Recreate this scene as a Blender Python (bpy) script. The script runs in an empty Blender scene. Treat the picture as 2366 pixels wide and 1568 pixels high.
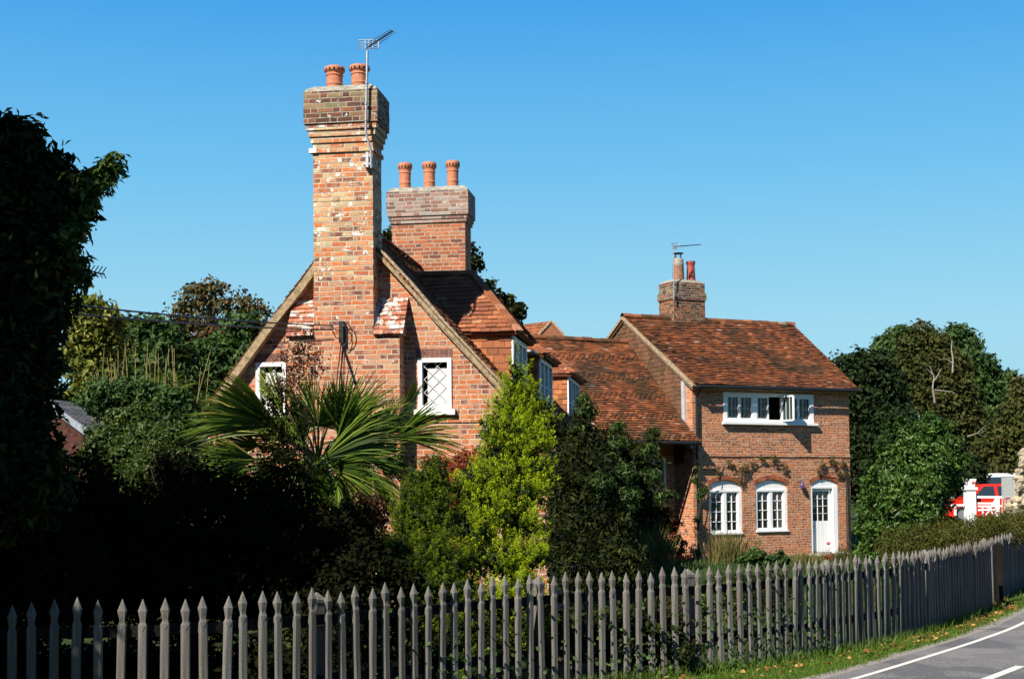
import bpy, math, random
import numpy as np
from mathutils import Vector, Matrix
from mathutils.geometry import tessellate_polygon
R = math.radians
random.seed(7); rng = np.random.default_rng(7)
S = bpy.context.scene
COL = S.collection
# ------------------------------------------------------------------ camera
CZ = 1.8; F = 50/36*2366
cam = bpy.data.objects.new('camera', bpy.data.cameras.new('camera')); COL.objects.link(cam)
cam.data.lens = 50; cam.data.sensor_width = 36; cam.data.shift_y = 0.09025
cam.data.clip_end = 3000; cam.data.clip_start = .05
cam.location = (0, 0, CZ)
CR = Matrix.Rotation(R(92.5), 3, 'X') @ Matrix.Rotation(R(-0.5), 3, 'Z')
cam.rotation_euler = CR.to_euler()
S.camera = cam
S.render.resolution_x = 1024; S.render.resolution_y = 678
# ------------------------------------------------------------------ sky, sun, exposure
SUN_EL = 40; SUN_AZ = 36            # the sun stands behind the camera, 37 degrees to its left
w = bpy.data.worlds.new('World'); S.world = w; w.use_nodes = True
nt = w.node_tree; bg = nt.nodes['Background']
sky = nt.nodes.new('ShaderNodeTexSky'); sky.sky_type = 'NISHITA'; sky.sun_disc = False
sky.sun_elevation = R(SUN_EL)
sv = Vector((-math.sin(R(SUN_AZ))*math.cos(R(SUN_EL)), -math.cos(R(SUN_AZ))*math.cos(R(SUN_EL)), math.sin(R(SUN_EL))))
sky.sun_rotation = math.atan2(sv.x, sv.y)
sky.air_density = 1.0; sky.dust_density = .3; sky.ozone_density = 2.0; sky.altitude = 50
hs = nt.nodes.new('ShaderNodeHueSaturation'); hs.inputs['Saturation'].default_value = 1.12; hs.inputs['Hue'].default_value = .485
nt.links.new(sky.outputs[0], hs.inputs['Color']); nt.links.new(hs.outputs[0], bg.inputs[0])
bg.inputs[1].default_value = .07
# clear autumn sky: pale near the horizon, deep blue above (by direction, mixed with the sky model)
tcw = nt.nodes.new('ShaderNodeTexCoord'); sxyz = nt.nodes.new('ShaderNodeSeparateXYZ'); nt.links.new(tcw.outputs['Generated'], sxyz.inputs[0])
rp = nt.nodes.new('ShaderNodeValToRGB'); nt.links.new(sxyz.outputs[2], rp.inputs[0]); el = rp.color_ramp.elements
for p_, c_ in ((0, (.42, .72, .84)), (.11, (.36, .70, .87)), (.22, (.17, .545, .88)), (.335, (.060, .365, .83)), (.55, (.03, .14, .45)), (1, (.015, .06, .2))):
    e_ = el.new(p_) if p_ not in (0, 1) else el[0 if p_ == 0 else -1]; e_.color = (*c_, 1)
gm = nt.nodes.new('ShaderNodeVectorMath'); gm.operation = 'SCALE'; gm.inputs['Scale'].default_value = 1/1.803/.07; nt.links.new(rp.outputs[0], gm.inputs[0])
mxw = nt.nodes.new('ShaderNodeMixRGB'); mxw.inputs[0].default_value = .97; nt.links.new(hs.outputs[0], mxw.inputs[1]); nt.links.new(gm.outputs[0], mxw.inputs[2]); nt.links.new(mxw.outputs[0], bg.inputs[0])
sl = bpy.data.lights.new('sun', 'SUN'); sl.energy = 5; sl.angle = R(.5); sl.color = (1, .93, .82)
so = bpy.data.objects.new('sun', sl); COL.objects.link(so); so.rotation_euler = sv.to_track_quat('Z', 'Y').to_euler()
S.view_settings.view_transform = 'Standard'; S.view_settings.look = 'None'; S.view_settings.gamma = 1
S.view_settings.exposure = .85
S.render.engine = 'CYCLES'

# ------------------------------------------------------------------ helpers
SH = .09025*36/50
def ray(px, py):
    return CR @ Vector(((px-1183)/F, (784-py)/F + SH, -1))
def at(px, py, Y):
    d = ray(px, py); return d*(Y/d.y) + Vector((0, 0, CZ))
def atz(px, py, z=0):
    d = ray(px, py); return d*((z-CZ)/d.z) + Vector((0, 0, CZ))

class Frame:
    """a building's own axes: x along its front, y back, z up"""
    def __init__(s, o, deg):
        s.o = Vector(o); s.a = R(deg); s.m = Matrix.Rotation(s.a, 3, 'Z'); s.mi = s.m.inverted()
        s.c = s.mi @ (Vector((0, 0, CZ)) - s.o)
    def hit(s, px, py, y=0.0):
        d = s.mi @ ray(px, py); t = (y - s.c.y)/d.y; p = s.c + d*t; return (p.x, p.z)
    def w2l(s, p): return s.mi @ (Vector(p)-s.o)
    def l2w(s, p): return s.o + s.m @ Vector(p)

def tag(o, label=None, cat=None, group=None, kind=None):
    if label: o['label'] = label
    if cat: o['category'] = cat
    if group: o['group'] = group
    if kind: o['kind'] = kind
    return o
def empty(name, label, cat, loc=(0, 0, 0), rz=0, group=None):
    o = bpy.data.objects.new(name, None); COL.objects.link(o); o.location = loc; o.rotation_euler = (0, 0, rz)
    o.empty_display_size = .2
    return tag(o, label, cat, group)

class MB:
    def __init__(s): s.v = []; s.f = []; s.mi = []; s.r = []
    def face(s, pts, mi=0, r=None):
        n = len(s.v); s.v += [tuple(p) for p in pts]; s.f.append(tuple(range(n, n+len(pts)))); s.mi.append(mi)
        s.r.append(random.random() if r is None else r)
    def hexa(s, b, t, mi=0, r=None, bottom=True):
        """b, t: four lower and four upper corners, both counter-clockwise seen from above"""
        r = random.random() if r is None else r; n = len(s.v); s.v += [tuple(p) for p in b]+[tuple(p) for p in t]
        fs = [(4, 5, 6, 7), (0, 1, 5, 4), (1, 2, 6, 5), (2, 3, 7, 6), (3, 0, 4, 7)] + ([(3, 2, 1, 0)] if bottom else [])
        for q in fs: s.f.append(tuple(n+i for i in q)); s.mi.append(mi); s.r.append(r)
    def box(s, x0, x1, y0, y1, z0, z1, mi=0, r=None):
        s.hexa([(x0, y0, z0), (x1, y0, z0), (x1, y1, z0), (x0, y1, z0)], [(x0, y0, z1), (x1, y0, z1), (x1, y1, z1), (x0, y1, z1)], mi, r)
    def taper(s, x0, x1, y0, y1, z0, z1, i, mi=0):
        s.hexa([(x0, y0, z0), (x1, y0, z0), (x1, y1, z0), (x0, y1, z0)], [(x0+i, y0+i, z1), (x1-i, y0+i, z1), (x1-i, y1-i, z1), (x0+i, y1-i, z1)], mi)
    def bar(s, p, q, wd, ht, up=(0, 0, 1), mi=0, r=None):
        p = Vector(p); q = Vector(q); d = (q-p).normalized(); up = Vector(up)
        sd = d.cross(up)
        if sd.length < 1e-4: sd = d.cross(Vector((1, 0, 0)))
        sd.normalize(); u = sd.cross(d).normalized(); a = sd*wd/2; b = u*ht/2
        s.hexa([p-a-b, p+a-b, q+a-b, q-a-b], [p-a+b, p+a+b, q+a+b, q-a+b], mi, r)
    def tube(s, pts, rad, n=8, mi=0, cap=True):
        pts = [Vector(p) for p in pts]; k = len(pts); rs = rad if isinstance(rad, (list, tuple)) else [rad]*k
        base = len(s.v); pr = None; rr = random.random()
        for i, p in enumerate(pts):
            d = (pts[min(i+1, k-1)]-pts[max(i-1, 0)]).normalized()
            if pr is None: a = d.orthogonal().normalized()
            else:
                a = pr - d*pr.dot(d); a = a.normalized() if a.length > 1e-5 else d.orthogonal().normalized()
            pr = a; b = d.cross(a)
            for j in range(n):
                t = 2*math.pi*j/n; s.v.append(tuple(p+(a*math.cos(t)+b*math.sin(t))*rs[i]))
        for i in range(k-1):
            for j in range(n):
                s.f.append((base+i*n+j, base+i*n+(j+1) % n, base+(i+1)*n+(j+1) % n, base+(i+1)*n+j)); s.mi.append(mi); s.r.append(rr)
        if cap:
            s.f.append(tuple(base+j for j in range(n))[::-1]); s.mi.append(mi); s.r.append(rr)
            s.f.append(tuple(base+(k-1)*n+j for j in range(n))); s.mi.append(mi); s.r.append(rr)
    def lathe(s, c, prof, n=20, mi=0):
        base = len(s.v); c = Vector(c); rr = random.random()
        for (r_, z) in prof:
            for j in range(n): t = 2*math.pi*j/n; s.v.append((c.x+r_*math.cos(t), c.y+r_*math.sin(t), c.z+z))
        for i in range(len(prof)-1):
            for j in range(n):
                s.f.append((base+i*n+j, base+i*n+(j+1) % n, base+(i+1)*n+(j+1) % n, base+(i+1)*n+j)); s.mi.append(mi); s.r.append(rr)
    def prism(s, poly, fn, d0, d1, mi=0):
        """poly: 2D outline (ccw), fn(x, z, d) -> point; extruded from d0 (front) to d1 (back)"""
        fr = [fn(x, z, d0) for x, z in poly]; bk = [fn(x, z, d1) for x, z in poly]; r = random.random()
        s.face(fr, mi, r); s.face(bk[::-1], mi, r)
        for i in range(len(poly)):
            j = (i+1) % len(poly); s.face([fr[j], fr[i], bk[i], bk[j]], mi, r)
    def build(s, name, mats, parent=None, smooth=False):
        me = bpy.data.meshes.new(name); me.from_pydata(s.v, [], s.f)
        if not isinstance(mats, (list, tuple)): mats = [mats]
        for m in mats: me.materials.append(m)
        me.polygons.foreach_set('material_index', s.mi)
        if smooth: me.polygons.foreach_set('use_smooth', [True]*len(s.f))
        at_ = me.attributes.new('rnd', 'FLOAT', 'FACE'); at_.data.foreach_set('value', s.r)
        uv = me.uv_layers.new(name='UVMap'); me.update()
        Z = Vector((0, 0, 1)); out = [0.0]*(2*len(me.loops))
        for p in me.polygons:
            n = p.normal
            t = Z.cross(n)
            if t.length < .15: t = Vector((1, 0, 0)); b = Vector((0, 1, 0))
            else: t.normalize(); b = n.cross(t).normalized()
            for li in p.loop_indices:
                c = me.vertices[me.loops[li].vertex_index].co; out[2*li] = c.dot(t); out[2*li+1] = c.dot(b) if abs(n.z) > .1 else c.z
        uv.data.foreach_set('uv', out)
        o = bpy.data.objects.new(name, me); COL.objects.link(o); o.parent = parent
        return o

def arrays(name, V, Fq, rnd, mats, parent=None, mi=None):
    """V (n,3), Fq (m,4) index quads"""
    me = bpy.data.meshes.new(name); me.vertices.add(len(V)); me.vertices.foreach_set('co', np.asarray(V, np.float32).ravel())
    m, k = Fq.shape; me.loops.add(m*k); me.loops.foreach_set('vertex_index', Fq.astype(np.int32).ravel())
    me.polygons.add(m); me.polygons.foreach_set('loop_start', np.arange(0, m*k, k, dtype=np.int32)); me.polygons.foreach_set('loop_total', np.full(m, k, dtype=np.int32))
    if not isinstance(mats, (list, tuple)): mats = [mats]
    for q in mats: me.materials.append(q)
    if mi is not None: me.polygons.foreach_set('material_index', np.asarray(mi, np.int32))
    a = me.attributes.new('rnd', 'FLOAT', 'FACE'); a.data.foreach_set('value', np.asarray(rnd, np.float32))
    me.update(calc_edges=True); me.validate()
    o = bpy.data.objects.new(name, me); COL.objects.link(o); o.parent = parent
    return o

# ------------------------------------------------------------------ node materials
class NT:
    def __init__(s, name):
        s.m = bpy.data.materials.new(name); s.m.use_nodes = True; s.t = s.m.node_tree; s.b = s.t.nodes['Principled BSDF']
    def n(s, k, **kw):
        x = s.t.nodes.new('ShaderNode'+k)
        for a, v in kw.items(): setattr(x, a, v)
        return x
    def l(s, a, b): s.t.links.new(a, b)
    def put(s, sock, v):
        if hasattr(v, 'is_output'): s.l(v, sock)
        else: sock.default_value = v
    def M(s, op, a, b=0.0, c=None):
        x = s.n('Math', operation=op); s.put(x.inputs[0], a); s.put(x.inputs[1], b)
        if c is not None: s.put(x.inputs[2], c)
        return x.outputs[0]
    def mix(s, f, a, b, mode='MIX'):
        x = s.n('MixRGB', blend_type=mode); s.put(x.inputs[0], f)
        s.put(x.inputs[1], a if hasattr(a, 'is_output') else (*a, 1)); s.put(x.inputs[2], b if hasattr(b, 'is_output') else (*b, 1))
        return x.outputs[0]
    def ramp(s, f, stops, interp='LINEAR'):
        x = s.n('ValToRGB'); x.color_ramp.interpolation = interp; e = x.color_ramp.elements
        while len(e) < len(stops): e.new(.5)
        for i, (p, c) in enumerate(stops): e[i].position = p; e[i].color = (*c, 1) if len(c) == 3 else c
        s.put(x.inputs[0], f); return x.outputs[0]
    def step(s, f, lo, hi):
        x = s.n('MapRange', interpolation_type='SMOOTHSTEP'); s.put(x.inputs[0], f); x.inputs[1].default_value = lo; x.inputs[2].default_value = hi
        return x.outputs[0]
    def noise(s, sc, det=3, vec=None, rough=.55):
        x = s.n('TexNoise'); x.inputs['Scale'].default_value = sc; x.inputs['Detail'].default_value = det; x.inputs['Roughness'].default_value = rough
        s.l(vec if vec is not None else s.obj(), x.inputs['Vector']); return x.outputs[0]
    def obj(s): return s.n('TexCoord').outputs['Object']
    def geo(s): return s.n('NewGeometry').outputs['Position']
    def attr(s, nm='rnd'):
        x = s.n('Attribute'); x.attribute_name = nm; return x.outputs['Fac']
    def bump(s, h, st=.5, d=.01):
        x = s.n('Bump'); x.inputs['Strength'].default_value = st; x.inputs['Distance'].default_value = d; s.l(h, x.inputs['Height']); s.l(x.outputs[0], s.b.inputs['Normal'])
    def out(s, col, rough=.8, spec=.3, metal=0):
        s.put(s.b.inputs['Base Color'], col if hasattr(col, 'is_output') else (*col, 1)); s.put(s.b.inputs['Roughness'], rough)
        s.b.inputs['Specular IOR Level'].default_value = spec; s.b.inputs['Metallic'].default_value = metal
        return s.m

def brick_mat(name, stops, mortar, ch=.075, L=.23, Hd=.115, mw=.006, lichen=.0, grime=.3, rough_bump=.6, pit=0.0, pale=None):
    t = NT(name); uv = t.n('TexCoord').outputs['UV']
    wob = t.n('TexNoise'); wob.inputs['Scale'].default_value = 3.5; wob.inputs['Detail'].default_value = 2; t.l(uv, wob.inputs['Vector'])
    wv = t.n('VectorMath', operation='MULTIPLY_ADD'); t.l(wob.outputs['Color'], wv.inputs[0]); wv.inputs[1].default_value = (.022, .018, 0); t.l(uv, wv.inputs[2])
    wob2 = t.n('TexNoise'); wob2.inputs['Scale'].default_value = 26; wob2.inputs['Detail'].default_value = 2; t.l(uv, wob2.inputs['Vector'])
    wv2 = t.n('VectorMath', operation='MULTIPLY_ADD'); t.l(wob2.outputs['Color'], wv2.inputs[0]); wv2.inputs[1].default_value = (.009, .007, 0); t.l(wv.outputs[0], wv2.inputs[2])
    sp = t.n('SeparateXYZ'); t.l(wv2.outputs[0], sp.inputs[0]); u, v = sp.outputs[0], sp.outputs[1]
    u = t.M('ADD', u, 50.03); v = t.M('ADD', v, 20.0)
    vr = t.M('DIVIDE', v, ch); row = t.M('FLOOR', vr); fv = t.M('MULTIPLY', t.M('FRACT', vr), ch)
    rn = t.n('TexWhiteNoise', noise_dimensions='1D'); t.l(row, rn.inputs['W'])
    P = L+Hd
    off = t.M('ADD', t.M('MULTIPLY', t.M('MODULO', row, 2.0), P/2), t.M('MULTIPLY', rn.outputs['Value'], .09))
    up = t.M('DIVIDE', t.M('ADD', u, off), P); cell = t.M('FLOOR', up); p = t.M('MULTIPLY', t.M('FRACT', up), P)
    ish = t.M('GREATER_THAN', p, L); q = t.M('SUBTRACT', p, t.M('MULTIPLY', ish, L))
    Lc = t.M('SUBTRACT', L, t.M('MULTIPLY', ish, L-Hd))
    d = t.M('MINIMUM', t.M('MINIMUM', q, t.M('SUBTRACT', Lc, q)), t.M('MINIMUM', fv, t.M('SUBTRACT', ch, fv)))
    cv = t.n('CombineXYZ'); t.l(t.M('ADD', cell, t.M('MULTIPLY', ish, .5)), cv.inputs[0]); t.l(row, cv.inputs[1])
    wn = t.n('TexWhiteNoise', noise_dimensions='2D'); t.l(cv.outputs[0], wn.inputs['Vector'])
    wn2 = t.n('TexWhiteNoise', noise_dimensions='3D'); cv2 = t.n('CombineXYZ'); t.l(cell, cv2.inputs[0]); t.l(row, cv2.inputs[1]); t.l(ish, cv2.inputs[2]); t.l(cv2.outputs[0], wn2.inputs['Vector'])
    mask = t.step(d, mw*.75, mw*1.7)
    c = t.ramp(wn.outputs['Value'], stops, 'LINEAR')
    n1 = t.noise(38, 4, uv); n2 = t.noise(1.3, 3, uv); n3 = t.noise(9, 4, uv)
    n9 = t.noise(95, 3, uv); br = t.M('ADD', .50, t.M('ADD', t.M('MULTIPLY', n1, .60), t.M('MULTIPLY', n9, .40))); brc = t.n('CombineColor'); [t.l(br, brc.inputs[i]) for i in range(3)]
    c = t.mix(1, c, brc.outputs[0], 'MULTIPLY')
    c = t.mix(t.M('MULTIPLY', t.step(n2, .45, .7), grime), c, tuple(x*.5 for x in stops[0][1]))
    if pale:
        c = t.mix(t.M('MULTIPLY', t.step(n3, .42, .70), .7), c, pale)
    if lichen:
        n4 = t.noise(7, 5, uv, .7)
        th = t.M('ADD', n4, t.M('MULTIPLY', wn2.outputs['Value'], .13))
        c = t.mix(t.step(th, .80-lichen, .84-lichen), c, (.62, .6, .54))
    mc = t.mix(t.step(n3, .35, .7), mortar, tuple(x*.6 for x in mortar))
    c = t.mix(mask, mc, c)
    h = t.M('ADD', t.M('MULTIPLY', mask, .6), t.M('MULTIPLY', n1, rough_bump)); h = t.M('ADD', h, t.M('MULTIPLY', wn2.outputs['Value'], .5))
    if pit:
        n5 = t.noise(16, 5, uv, .7); pm = t.step(n5, .57, .63)
        h = t.M('SUBTRACT', h, t.M('MULTIPLY', pm, pit*2.0)); c = t.mix(t.M('MULTIPLY', pm, .6), c, (.09, .04, .025))
    t.bump(h, .9, .008)
    return t.out(c, .92, .15)

B_GABLE = brick_mat('brick_gable', [(0, (.13, .055, .048)), (.18, (.24, .085, .055)), (.32, (.36, .105, .045)), (.6, (.45, .125, .045)), (.82, (.42, .17, .085)), (1, (.42, .25, .15))], (.52, .43, .31), lichen=.07, pale=(.46, .25, .16))
B_STACK = brick_mat('brick_stack', [(0, (.13, .06, .05)), (.15, (.28, .10, .06)), (.35, (.50, .13, .04)), (.6, (.54, .18, .07)), (.78, (.48, .24, .12)), (.92, (.47, .35, .19)), (1, (.38, .31, .18))], (.50, .44, .32), lichen=.15, pale=(.48, .33, .19))
B_STACK2 = brick_mat('brick_stack_small', [(0, (.14, .06, .045)), (.3, (.30, .10, .05)), (.6, (.38, .115, .045)), (.85, (.40, .16, .08)), (1, (.33, .21, .13))], (.44, .36, .27), ch=.072, lichen=.02)
B_CAP = brick_mat('brick_cap_sooty', [(0, (.05, .03, .025)), (.3, (.13, .055, .04)), (.55, (.22, .085, .045)), (.75, (.25, .17, .09)), (1, (.15, .14, .08))], (.34, .30, .23), lichen=.09, grime=.5)
B_CAP2 = brick_mat('brick_cap_grey', [(0, (.14, .09, .08)), (.4, (.26, .13, .09)), (.7, (.36, .24, .19)), (1, (.30, .27, .23))], (.42, .38, .33), ch=.072, lichen=.07)
B_HOUSE = brick_mat('brick_house_soft', [(0, (.16, .06, .035)), (.10, (.36, .095, .036)), (.45, (.50, .13, .04)), (.75, (.60, .165, .04)), (1, (.55, .28, .17))], (.54, .42, .29), ch=.07, L=.225, mw=.007, lichen=.03, grime=.35, pit=1.0, pale=(.40, .24, .17))
B_HCH = brick_mat('brick_house_stack', [(0, (.045, .028, .02)), (.35, (.14, .05, .026)), (.7, (.30, .09, .035)), (1, (.22, .14, .07))], (.30, .25, .18), ch=.07, lichen=.07, grime=.5)

def tile_mat(name, stops, moss=.25, white=.0):
    t = NT(name); o = t.obj(); r = t.attr()
    c = t.ramp(r, stops)
    n = t.noise(14, 4, o); n2 = t.noise(.9, 4, o)
    c = t.mix(t.M('MULTIPLY', t.step(n, .4, .75), .45), c, (.09, .045, .03))
    c = t.mix(t.M('MULTIPLY', t.step(n2, .45, .65), moss), c, (.045, .038, .022))
    if white: c = t.mix(t.step(t.M('ADD', t.noise(6, 5, o, .7), t.M('MULTIPLY', r, .12)), .80-white, .84-white), c, (.55, .52, .46))
    t.bump(n, .5, .006); return t.out(c, .85, .2)
TILE = tile_mat('clay_tile_brown', [(0, (.09, .040, .022)), (.3, (.16, .058, .026)), (.65, (.25, .082, .030)), (.93, (.34, .115, .042)), (.988, (.36, .15, .08)), (1, (.46, .36, .28))], .75, .03)
TILE_L = tile_mat('clay_tile_orange', [(0, (.17, .065, .035)), (.5, (.26, .09, .04)), (.9, (.34, .12, .05)), (1, (.42, .20, .11))], .3, .04)
TILE_W = tile_mat('clay_tile_lichen', [(0, (.22, .09, .06)), (.6, (.42, .15, .08)), (1, (.48, .24, .16))], .1, .22)
TILE_H = tile_mat('hung_tile_brown', [(0, (.09, .045, .026)), (.5, (.13, .066, .036)), (1, (.18, .09, .045))], .3)
TILE_O = tile_mat('hung_tile_orange', [(0, (.22, .08, .04)), (.5, (.38, .13, .05)), (1, (.50, .18, .065))], .1)

def plain(name, c, rough=.6, spec=.3, metal=0, var=.25, sc=8, bump=.3):
    t = NT(name); n = t.noise(sc, 5)
    col = t.mix(t.step(n, .3, .7), tuple(x*(1-var) for x in c), c)
    if bump: t.bump(n, bump, .004)
    return t.out(col, rough, spec, metal)
WHITE = plain('white_paint', (.80, .80, .78), .45, .4, 0, .06, 12, .1)
GREYBOARD = plain('lead_grey', (.30, .32, .36), .6, .4, 0, .25, 6)
LEADW = plain('lead_flashing_pale', (.42, .44, .47), .5, .4, 0, .25, 9)
POT = plain('terracotta_pot', (.50, .19, .10), .75, .3, 0, .25, 20)
POTRED = plain('red_pot', (.36, .07, .05), .55, .4, 0, .4, 12)
POTGREY = plain('buff_pot', (.36, .30, .24), .75, .3, 0, .35, 14)
MORTAR = plain('lime_mortar', (.36, .34, .28), .95, .1, 0, .45, 12, .8)
VERGE = plain('verge_board', (.36, .26, .15), .85, .2, 0, .5, 16, .8)
VERGEP = plain('verge_pale', (.42, .32, .21), .9, .1, 0, .65, 22, 1)
ALU = plain('galvanised_metal', (.42, .42, .42), .4, .5, .7, .2, 20)
DARKM = plain('dark_metal', (.03, .03, .033), .5, .4, .2, .3, 20)
BLACKP = plain('black_pipe', (.02, .02, .02), .4, .4)
DARKIN = plain('interior_dark', (.012, .012, .012), .95, .05)
SLATE = plain('slate', (.13, .135, .15), .8, .2, 0, .35, 14, .6)
LEAD = plain('lead_came', (.50, .47, .45), .7, .3, 0, .1, 10)
LEADD = plain('dark_lead', (.10, .10, .10), .6, .3, .2, .1, 10); CURT = plain('white_blind', (.75, .75, .73), .8, .1, 0, .08, 4)
STONE = plain('rubble_stone', (.45, .38, .27), .95, .1, 0, .5, 5, 1.0)
REDCAR = plain('red_paint', (.55, .022, .012), .25, .5, 0, .03, 2, 0)
WHITECAR = plain('white_car_paint', (.75, .76, .78), .25, .5, 0, .03, 2, 0)
DKCAR = plain('dark_blue_paint', (.02, .03, .045), .25, .5, 0, .03, 2, 0)
RUB = plain('rubber', (.02, .02, .02), .8, .2)
PINK = plain('pink_petals', (.6, .12, .2), .6); PURP = plain('purple_glaze', (.10, .05, .16), .4)
SIGNG = plain('grey_sign_board', (.34, .36, .34), .6, .3, 0, .18, 30, 0)
REDT = plain('red_mark', (.6, .02, .02), .5)
WHPOST = plain('white_post_paint', (.82, .82, .80), .5, .3, 0, .05, 10, .1)
PICKG = plain('weathered_white_pickets', (.45, .42, .38), .8, .2, 0, .3, 16)

def glass_mat(name, base=(.012, .016, .018)):
    t = NT(name); n = t.noise(1.2, 1); t.bump(n, .15, .05); return t.out(base, .04, .8)
GLASS = glass_mat('window_glass'); GLASSB = glass_mat('window_glass_bluish', (.03, .045, .05))
CARGL = glass_mat('car_glass', (.02, .03, .035))
def clearglass():
    t = NT('clear_pane'); tr = t.n('BsdfTransparent'); gl = t.n('BsdfGlossy'); gl.inputs['Roughness'].default_value = .03
    mx = t.n('MixShader'); mx.inputs[0].default_value = .12
    t.l(tr.outputs[0], mx.inputs[1]); t.l(gl.outputs[0], mx.inputs[2]); t.l(mx.outputs[0], t.t.nodes['Material Output'].inputs[0]); return t.m
CLEAR = clearglass()
def wood_picket():
    t = NT('weathered_oak'); o = t.n('TexCoord').outputs['Object']
    mp = t.n('Mapping'); mp.inputs['Scale'].default_value = (45, 45, 2.2); t.l(o, mp.inputs['Vector'])
    n = t.noise(1, 5, mp.outputs[0], .65); n2 = t.noise(130, 3, o); oi = t.n('ObjectInfo').outputs['Random']; n3 = t.noise(5, 3, t.geo())
    c = t.ramp(n, [(.25, (.05, .047, .042)), (.5, (.135, .127, .115)), (.78, (.27, .255, .23))])
    c = t.mix(t.M('MULTIPLY', t.step(n2, .45, .7), .45), c, (.27, .26, .235))
    c = t.mix(t.M('MULTIPLY', oi, .45), c, (.08, .068, .055))
    c = t.mix(t.M('MULTIPLY', t.step(n3, .55, .75), .35), c, (.10, .11, .07))
    t.bump(n, .7, .005); return t.out(c, .95, .05)
OAK = wood_picket()

def leaf_mat(name, stops, gloss=.5, trans=.25, spec=.2):
    t = NT(name); r = t.attr(); c = t.ramp(r, stops); t.out(c, gloss, spec)
    tl = t.n('BsdfTranslucent'); t.l(t.mix(1, c, (1.0, 1.0, .5), 'MULTIPLY'), tl.inputs[0])
    mx = t.n('MixShader'); mx.inputs[0].default_value = trans
    t.l(t.b.outputs[0], mx.inputs[1]); t.l(tl.outputs[0], mx.inputs[2]); t.l(mx.outputs[0], t.t.nodes['Material Output'].inputs[0]); return t.m
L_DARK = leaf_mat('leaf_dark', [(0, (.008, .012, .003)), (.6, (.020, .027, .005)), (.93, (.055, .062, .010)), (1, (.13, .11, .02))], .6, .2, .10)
L_BLK = leaf_mat('leaf_shade_black', [(0, (.004, .006, .002)), (1, (.011, .013, .0035))], .85, .04, .04)  # near-black: shade on the left shrubs is put into the leaf colour
L_MAG = leaf_mat('leaf_glossy', [(0, (.022, .048, .012)), (.6, (.045, .085, .018)), (1, (.10, .13, .03))], .38)
L_CON = leaf_mat('leaf_conifer_yellow', [(0, (.05, .10, .006)), (.35, (.17, .26, .009)), (.75, (.40, .50, .016)), (1, (.55, .60, .03))], .7, .3, .1)
L_CON2 = leaf_mat('leaf_conifer_green', [(0, (.012, .03, .004)), (.5, (.05, .095, .008)), (1, (.26, .32, .016))], .7, .3, .1)
L_LAU = leaf_mat('leaf_laurel', [(0, (.016, .04, .007)), (.6, (.052, .108, .016)), (.95, (.105, .18, .03)), (1, (.24, .12, .03))], .38, .25, .3)
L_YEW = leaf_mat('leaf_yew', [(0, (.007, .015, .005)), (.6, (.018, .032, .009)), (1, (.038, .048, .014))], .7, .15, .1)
L_BRN = leaf_mat('leaf_bronze', [(0, (.022, .032, .009)), (.5, (.055, .065, .016)), (.85, (.09, .085, .024)), (1, (.15, .10, .04))], .7, .25, .1)
L_PNK = leaf_mat('leaf_autumn_pink', [(0, (.04, .045, .016)), (.5, (.10, .085, .03)), (1, (.20, .11, .055))], .7, .25, .1)
L_MID = leaf_mat('leaf_mid', [(0, (.02, .045, .012)), (.6, (.042, .085, .02)), (1, (.09, .14, .03))], .6, .25, .2)
L_LIT = leaf_mat('leaf_light', [(0, (.015, .035, .006)), (.6, (.05, .085, .014)), (.93, (.13, .16, .03)), (1, (.34, .30, .10))], .5, .3, .3)
L_YEL = leaf_mat('leaf_yellow', [(0, (.05, .07, .012)), (.6, (.14, .16, .025)), (1, (.34, .31, .06))], .6, .3, .2)
L_RED = leaf_mat('leaf_red', [(0, (.10, .02, .01)), (.5, (.24, .04, .018)), (1, (.36, .10, .03))], .6, .3, .2)
L_RUS = leaf_mat('leaf_russet', [(0, (.016, .010, .005)), (.6, (.045, .022, .010)), (1, (.13, .055, .022))], .7, .2, .1)
L_PALM = leaf_mat('leaf_palm', [(0, (.03, .07, .008)), (.5, (.09, .16, .018)), (.9, (.19, .26, .03)), (1, (.42, .38, .08))], .42, .35, .25)
L_DRY = leaf_mat('leaf_dry', [(0, (.10, .05, .02)), (.6, (.26, .11, .03)), (1, (.55, .34, .12))], .8, .2, .1)
L_GRS = leaf_mat('grass_blades', [(0, (.04, .09, .010)), (.6, (.09, .17, .018)), (.92, (.16, .24, .03)), (1, (.34, .30, .13))], .6, .3, .2)
L_WEED = leaf_mat('weeds', [(0, (.07, .075, .02)), (.6, (.17, .16, .05)), (1, (.34, .27, .12))], .8, .25, .1)
L_HTH = leaf_mat('hedge_olive', [(0, (.03, .042, .01)), (.6, (.075, .082, .016)), (1, (.15, .12, .03))], .7, .25, .1)
BARK = plain('bark', (.10, .075, .055), .95, .1, 0, .5, 12, 1); BARKD = plain('near_black_wood', (.018, .016, .013), .95, .03, 0, .4, 12); BARKP = plain('bark_pale', (.34, .30, .24), .9, .1, 0, .3, 12, .6)

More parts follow.
